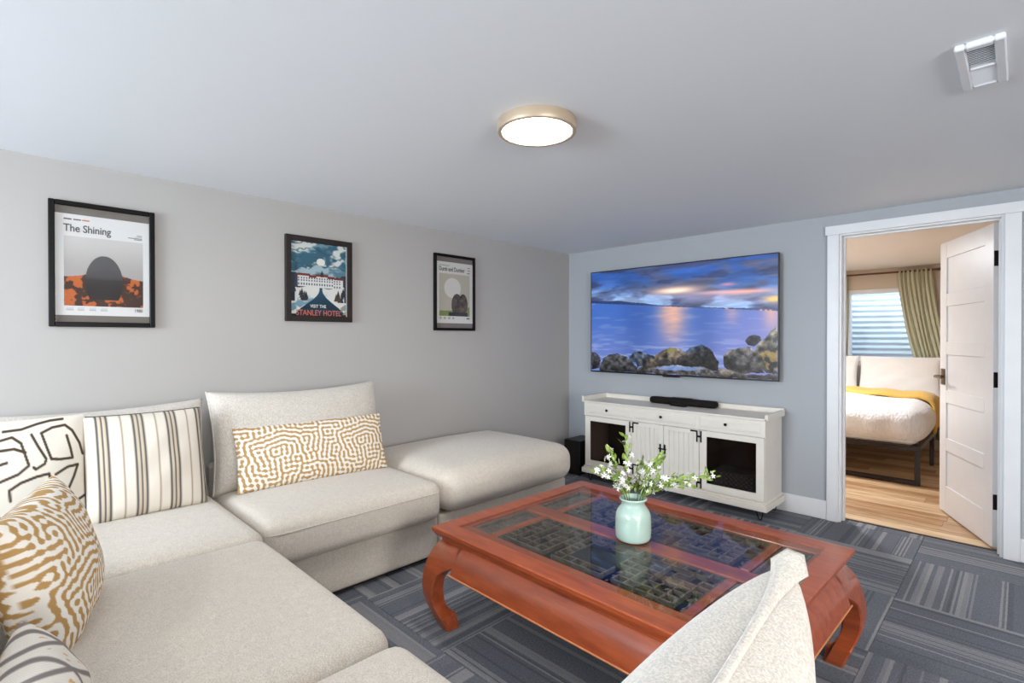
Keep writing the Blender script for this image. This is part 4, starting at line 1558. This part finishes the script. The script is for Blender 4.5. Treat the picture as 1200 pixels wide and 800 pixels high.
# --- hotel travel poster
ny, nx = 250, 190
V, U = np.meshgrid(np.linspace(0, 1, ny), np.linspace(0, 1, nx), indexing='ij')
sw_ = smooth_noise(ny, nx, 5, 3, 61, 4)
sww = smooth_noise(ny, nx, 9, 4, 62, 3)
swirl = np.sin((V * 16 + U * 5 * (1 - V) + sw_ * 9))
img = lerp(np.broadcast_to(C(60, 104, 124), (ny, nx, 3)), C(118, 158, 172), sst(swirl, -.2, .8))
img = lerp(img, C(222, 226, 220), sst(sww + .12 * np.sin(U * 7 + V * 11), .52, .66))
img = lerp(img, C(40, 78, 98), sst(np.sin(V * 40 + sw_ * 14), .75, 1) * .6)
mt1 = V > (.30 + .16 * np.abs(U - .52) ** .8 + .02 * np.sin(U * 25))
img = np.where((mt1 & (V < .52))[..., None], lerp(np.broadcast_to(C(168, 192, 200), (ny, nx, 3)), C(92, 130, 148), sst(swirl, -.5, .8)), img)
moon = ((U - .52) / .075) ** 2 + ((V - .255) / .05) ** 2 < 1
img = np.where(moon[..., None], C(238, 236, 226), img)
mt2 = V > (.52 - .22 * np.abs(U - .5) + .01 * np.sin(U * 60))
img = np.where(mt2[..., None], C(58, 66, 82), img)
snow = V > .60 + .02 * np.sin(U * 12)
img = np.where(snow[..., None], lerp(np.broadcast_to(C(226, 226, 220), (ny, nx, 3)), C(120, 160, 178), sst(np.sin(V * 30 + U * 10 + sw_ * 10), .2, .9) * sst(V, .66, .8)), img)
path_w = .025 + .42 * sst(V, .62, 1.0) ** 1.2
img = np.where(((np.abs(U - .52) < path_w) & (V > .60))[..., None], lerp(np.broadcast_to(C(44, 88, 108), (ny, nx, 3)), C(30, 52, 70), sst(V, .6, .95)), img)
# hotel: wings, centre, red roofs, windows
red = C(124, 48, 42)
wht = C(226, 226, 222)
for (u0, u1, v0, v1) in ((.12, .32, .455, .60), (.76, .93, .485, .63), (.32, .76, .475, .61), (.44, .64, .455, .61)):
    img = np.where(((U > u0 - .01) & (U < u1 + .01) & (V > v0 - .03) & (V < v0 + .005))[..., None], red, img)
    img = np.where(((U > u0) & (U < u1) & (V > v0) & (V < v1))[..., None], wht, img)
img = np.where((((np.abs(U - .54) < .025) & (V > .395) & (V < .46)) | ((np.abs(U - .54) < .008) & (V > .37) & (V < .40)))[..., None], C(60, 50, 52), img)
for r_, v0 in enumerate((.485, .52, .565)):
    for q in range(18):
        u0 = .135 + q * .0455
        if .90 < u0:
            continue
        vv_ = v0 + (.02 if u0 > .75 else .0)
        img = np.where(((np.abs(U - u0) < .011) & (np.abs(V - vv_) < (.010 if r_ < 2 else .014)))[..., None], C(60, 74, 92), img)
for q in range(26):
    u0 = rl.choice((rl.uniform(.02, .3), rl.uniform(.76, .98)))
    v1 = rl.uniform(.70, .80) - .06 * (u0 < .12 or u0 > .92)
    hh = rl.uniform(.06, .12)
    tri = (V < v1) & (V > v1 - hh) & (np.abs(U - u0) < (V - (v1 - hh)) * .38)
    img = np.where(tri[..., None], rl.choice((C(44, 52, 66), C(60, 60, 62), C(82, 66, 54))), img)
img = np.where(((U < .07) | (U > .95))[..., None] & ((V > .42) & (V < .80))[..., None], C(48, 56, 70), img)
img = np.where(((U > .88) & (V > .84 + .1 * (1 - U)) & (np.sin(U * 40 + V * 50 + sw_ * 9) > .1))[..., None], C(172, 150, 122), img)
img = np.where((V > .97)[..., None], C(40, 40, 46), img)
img = np.where(((U > .985))[..., None], C(232, 230, 226), img)
root, pr, w_ = poster('framed_poster', 'dark brown framed poster of a white hotel under a swirling blue sky', -2.938, -2.475, 1.43, 1.992, .036, 'framebrown', img, .492, 0)
text_mesh('VISIT THE', .030, 'small_lettering', 'inkwhite', root, (-.066, -.0102, -.188), ROT, .82, .0005, 1.05)
text_mesh('STANLEY HOTEL', .052, 'title_lettering', 'inkred', root, (-.16, -.0102, -.240), ROT, .80, .0007, 1.0)

# --- poster with pale disc
ny, nx = 220, 160
V, U = np.meshgrid(np.linspace(0, 1, ny), np.linspace(0, 1, nx), indexing='ij')
img = np.broadcast_to(C(216, 213, 208), (ny, nx, 3)).copy()
inner = (U > .085) & (U < .915) & (V > .19) & (V < .885)
pic = np.broadcast_to(C(186, 180, 164), (ny, nx, 3)).copy()
disc = ((U - .44) / .225) ** 2 + ((V - .42) / .165) ** 2 < 1
pic = np.where(disc[..., None], C(216, 212, 206), pic)
grn = V > (.80 - .16 * np.clip(U - .55, 0, 1) - .02 * U)
pic = np.where(grn[..., None], C(122, 138, 70), pic)
for (cu, cv, ru, rv) in ((.56, .70, .15, .19), (.73, .69, .13, .18)):
    blob = ((U - cu) / ru) ** 2 + ((V - cv) / rv) ** 2 < 1
    pic = np.where(blob[..., None], lerp(np.broadcast_to(C(112, 98, 86), (ny, nx, 3)), C(52, 44, 40), smooth_noise(ny, nx, 20, 14, 71, 2)), pic)
pic = np.where(((V > .82) & (U > .33) & (U < .86))[..., None], C(50, 44, 40), pic)
img = np.where(inner[..., None], pic, img)
for u0 in (.09, .20, .32, .43):
    for r_ in range(3):
        img = np.where(((U > u0) & (U < u0 + .06) & (np.abs(V - (.905 + r_ * .012)) < .004))[..., None], C(150, 146, 142), img)
for r_, (u0, u1) in enumerate(((.86, .92), (.86, .92), (.84, .92))):
    img = np.where(((U > u0) & (U < u1) & (np.abs(V - (.065 + r_ * .045)) < .008))[..., None], C(110, 106, 102), img)
img = np.where(((U > .085) & (U < .36) & (np.abs(V - .058) < .005))[..., None], C(130, 126, 122), img)
img = np.where(((U > .83) & (U < .915) & (np.abs(V - .917) < .012))[..., None], C(96, 92, 90), img)
root, pr, w_ = poster('framed_poster', 'thin black framed poster with a pale disc over green ground', -1.757, -1.323, 1.381, 2.009, .022, 'frameblack', img, .505, .0)
text_mesh('Dumb and Dumber', .050, 'title_lettering', 'inkblack', root, (-w_ / 2 + .030, -.0102, .252 - .074), ROT, .70, .0006, .98)
#text_mesh('1994', .020, 'year_lettering', 'ink', root, (w_ / 2 - .062, -.0102, -.252 + .022), ROT, .8, .0008)

# ================================================================== CEILING LAMP AND VENT
lp = thing('ceiling_lamp', 'round flush ceiling lamp with champagne metal ring', 'ceiling lamp', (1.975, -2.695, H))
MB().lathe([(.10, 0), (.158, 0), (.160, -.002), (.160, -.041), (.1585, -.044), (.1425, -.044), (.141, -.041), (.141, -.034)], 64).build('ring', 'ring', lp)
MB().lathe([(.141, -.038), (.12, -.0395), (.0005, -.040)], 64).build('diffuser', 'lampwhite', lp)

for (lx_, ly_, lab_) in ((1.5, -5.6, 'round flush lamp added for light above the sofa corner'), (4.7, -5.2, 'round flush lamp added for light beside the two added windows'), (4.7, -1.9, 'round flush lamp added for light beyond the air vent')):  # extra lamps added out of view to even out the room light
    added_lamp = lp.copy()
    COL.objects.link(added_lamp)
    added_lamp.location = (lx_, ly_, H)
    added_lamp['label'] = lab_
    for ch in list(lp.children):
        c2 = ch.copy()
        COL.objects.link(c2)
        c2.parent = added_lamp

vn = thing('ceiling_vent', 'white rectangular air vent in the ceiling', 'air vent', (3.292, -2.03, H))
vw, vl = .115, .36
fv = MB()
for (x0, x1, y0, y1) in ((-vw / 2, -vw / 2 + .026, -vl / 2, vl / 2), (vw / 2 - .026, vw / 2, -vl / 2, vl / 2), (-vw / 2 + .026, vw / 2 - .026, -vl / 2, -vl / 2 + .03), (-vw / 2 + .026, vw / 2 - .026, vl / 2 - .03, vl / 2), (-vw / 2 + .026, vw / 2 - .026, -.008, .008)):
    fv.cbox(x0, x1, y0, y1, -.018, 0, .004)
fv.build('vent_frame', 'vent', vn)
MB().box(-vw / 2 + .026, vw / 2 - .026, -vl / 2 + .03, vl / 2 - .03, -.004, -.002).build('duct', 'ventdark', vn)
slat = MB().cbox(-vw / 2 + .026, vw / 2 - .026, -.0045, .0045, -.0008, .0008, .0003)
slat_o = None
for half in (-1, 1):
    for k in range(11):
        yc = half * .008 + half * (k + .6) * (vl / 2 - .038) / 11.2
        if slat_o is None:
            slat_o = slat.build('slat', 'vent', vn)
            o = slat_o
        else:
            o = slat_o.copy()
            COL.objects.link(o)
            o.parent = vn
        o.location = (0, yc, -.012)
        o.rotation_euler = (math.radians(24 if half < 0 else -40), 0, 0)

# ================================================================== BEDROOM FURNITURE
bed = thing('bed', 'white made bed on a dark steel frame in the next room', 'bed', (0, 0, 0))
EX0, EX1, EY0, EY1 = 1.20, 2.745, 1.52, 3.54
s_ = .04


def bar(a, b, name='frame_rail', w=.04):
    x0, x1 = min(a[0], b[0]), max(a[0], b[0])
    y0, y1 = min(a[1], b[1]), max(a[1], b[1])
    z0, z1 = min(a[2], b[2]), max(a[2], b[2])
    MB().cbox(x0 - w / 2, x1 + w / 2, y0 - w / 2, y1 + w / 2, z0 - w / 2, z1 + w / 2, .002).build(name, 'bedframe', bed)


zt = .325
bar((EX0 + .02, EY0 + .02, zt), (EX1 - .02, EY0 + .02, zt))
bar((EX0 + .02, EY0 + .02, .02), (EX1 - .02, EY0 + .02, .02), 'sled_rail')
for x in (EX0 + .02, EX1 - .02):
    bar((x, EY0 + .02, .0605), (x, EY0 + .02, zt - .0405), 'leg')
    bar((x, EY0 + .0605, zt), (x, EY1, zt))
    bar((x, 2.57, .0175), (x, 2.57, zt - .0405), 'leg', .035)
    bar((x, EY1 - .02, .0205), (x, EY1 - .02, zt - .0405), 'leg')
bar((EX0 + .0605, EY1 - .02, zt), (EX1 - .0605, EY1 - .02, zt))
for k in range(8):
    yk = EY0 + .15 + k * .24
    MB().cbox(EX0 + .041, EX1 - .041, yk, yk + .06, .33, .345, .002).build('slat', 'bedframe', bed)
soft_box(EX1 - EX0 - .06, EY1 - EY0 - .05, .25, .05, 14).build('mattress', 'sheet', bed, ((EX0 + EX1) / 2, (EY0 + EY1) / 2, .346))
dv = soft_box(EX1 - EX0 + .05, 1.46, .355, .15, 40, .03, .03)
vv = []
rg = np.random.default_rng(5)
P = np.array(dv.v)
P[:, 2] += .012 * np.sin(P[:, 0] * 9 + 1) * np.cos(P[:, 1] * 7)
P[:, 1] += .010 * np.sin(P[:, 0] * 26) * np.sin(P[:, 2] * 12)
dv.v = [tuple(p) for p in P]
dv.build('duvet', 'duvet', bed, ((EX0 + EX1) / 2, EY0 + .73 - .02, .352))
soft_box(EX1 - EX0 - .02, .62, .28, .06, 14, .01).build('top_sheet', 'sheet', bed, ((EX0 + EX1) / 2, EY1 - .33, .352))
# throw over the bed
tr_rows = []
for q in range(3):
    pass
xs = []
cx_ = (EX0 + EX1) / 2
hw = (EX1 - EX0) / 2 + .055
prof = []
ztop = .772
for s in np.linspace(-1, 1, 61):
    L = hw + .40
    d_ = s * L
    if abs(d_) <= hw - .12:
        x_, z_ = d_, ztop + .006 * math.sin(d_ * 20)
    else:
        e = abs(d_) - (hw - .12)
        a = min(e / .19, PI / 2)
        x_ = math.copysign(hw - .12 + .12 * math.sin(a), d_)
        z_ = ztop - .12 * (1 - math.cos(a)) - max(0, e - .19 * PI / 2)
    prof.append((x_, z_))
G = []
for k, t_ in enumerate(np.linspace(0, 1, 14)):
    G.append([(cx_ + x_, 2.10 + t_ * .50 + .012 * math.sin(x_ * 11), z_ + .008 * math.sin(t_ * 9 + x_ * 6) - (.03 * abs(2 * t_ - 1) ** 4)) for x_, z_ in prof])
th = tag(MB().grid(np.array(G)).build('throw_blanket', 'throw', fix=False), 'mustard yellow throw laid across the white bed', 'blanket')
sm_ = th.modifiers.new('thickness', 'SOLIDIFY')
sm_.thickness = .02
sm_.offset = 1
# bed pillows standing against the window wall
for (xc, lab) in ((2.33, 'wide white bed pillow below the window beside the curtain'), (1.512, 'white bed pillow whose edge shows past the door casing')):
    bpw = pillow('bed_pillow', .80, .47, .20, 'sheet', None, 40, 34, .36, .04, .12, int(xc * 10), loc=(xc, 3.36, .635), rot=(math.radians(-14), 0, 0), flange=.01)
    tag(bpw, lab, 'pillow', 'white pillows on the bed')

# curtain rod and curtains
rod = thing('curtain_rod', 'brown curtain rod with turned finial above the bedroom window', 'curtain rod', (0, 0, 0))
MB().tube([(1.50, BY1 - .06, 2.135), (2.66, BY1 - .06, 2.135)], .011, 12).build('pole', 'rod', rod)
MB().lathe([(.011, 0), (.018, .006), (.012, .014), (.026, .035), (.022, .055), (.010, .066), (.014, .075), (0, .083)], 16).build('finial', 'rod', rod, (2.66, BY1 - .06, 2.135), (0, PI / 2, 0))
for x in (1.62, 2.60):
    MB().tube([(x, BY1 - .06, 2.135), (x, BY1, 2.135)], .008, 8).build('bracket', 'rod', rod)


def curtain(x0, x1, bx0, bx1, label, zb, seed, folds):
    n, m = folds * 10 + 1, 40
    G = []
    for i in range(n):
        s = i / (n - 1)
        colp = []
        for j in range(m):
            t_ = j / (m - 1)
            z_ = 2.155 - t_ * (2.155 - zb)
            e = min(1, t_ / .56) ** 1.5
            x_ = (x0 + (x1 - x0) * s) * (1 - e) + (bx0 + (bx1 - bx0) * s) * e
            amp = .014 + .010 * t_
            y_ = BY1 - .06 + amp * math.sin(2 * PI * folds * s + .5 * math.sin(3 * t_ + seed)) + .006 * math.sin(2 * PI * folds * 2.3 * s + 2 * t_)
            colp.append((x_ + .004 * math.sin(9 * t_ + s * 12), y_, z_))
        G.append(colp)
    o = tag(MB().grid(np.array(G)).build('curtain', 'curtain', fix=False), label, 'curtain', 'sage curtains of the bedroom window')
    md = o.modifiers.new('thickness', 'SOLIDIFY')
    md.thickness = .004


curtain(2.27, 2.62, 2.46, 2.78, 'sage green curtain swept aside at the finial end of the rod', .10, 1, 8)
curtain(1.56, 1.75, 1.56, 1.74, 'narrow sage green curtain at the plain end of the rod', .10, 2, 5)
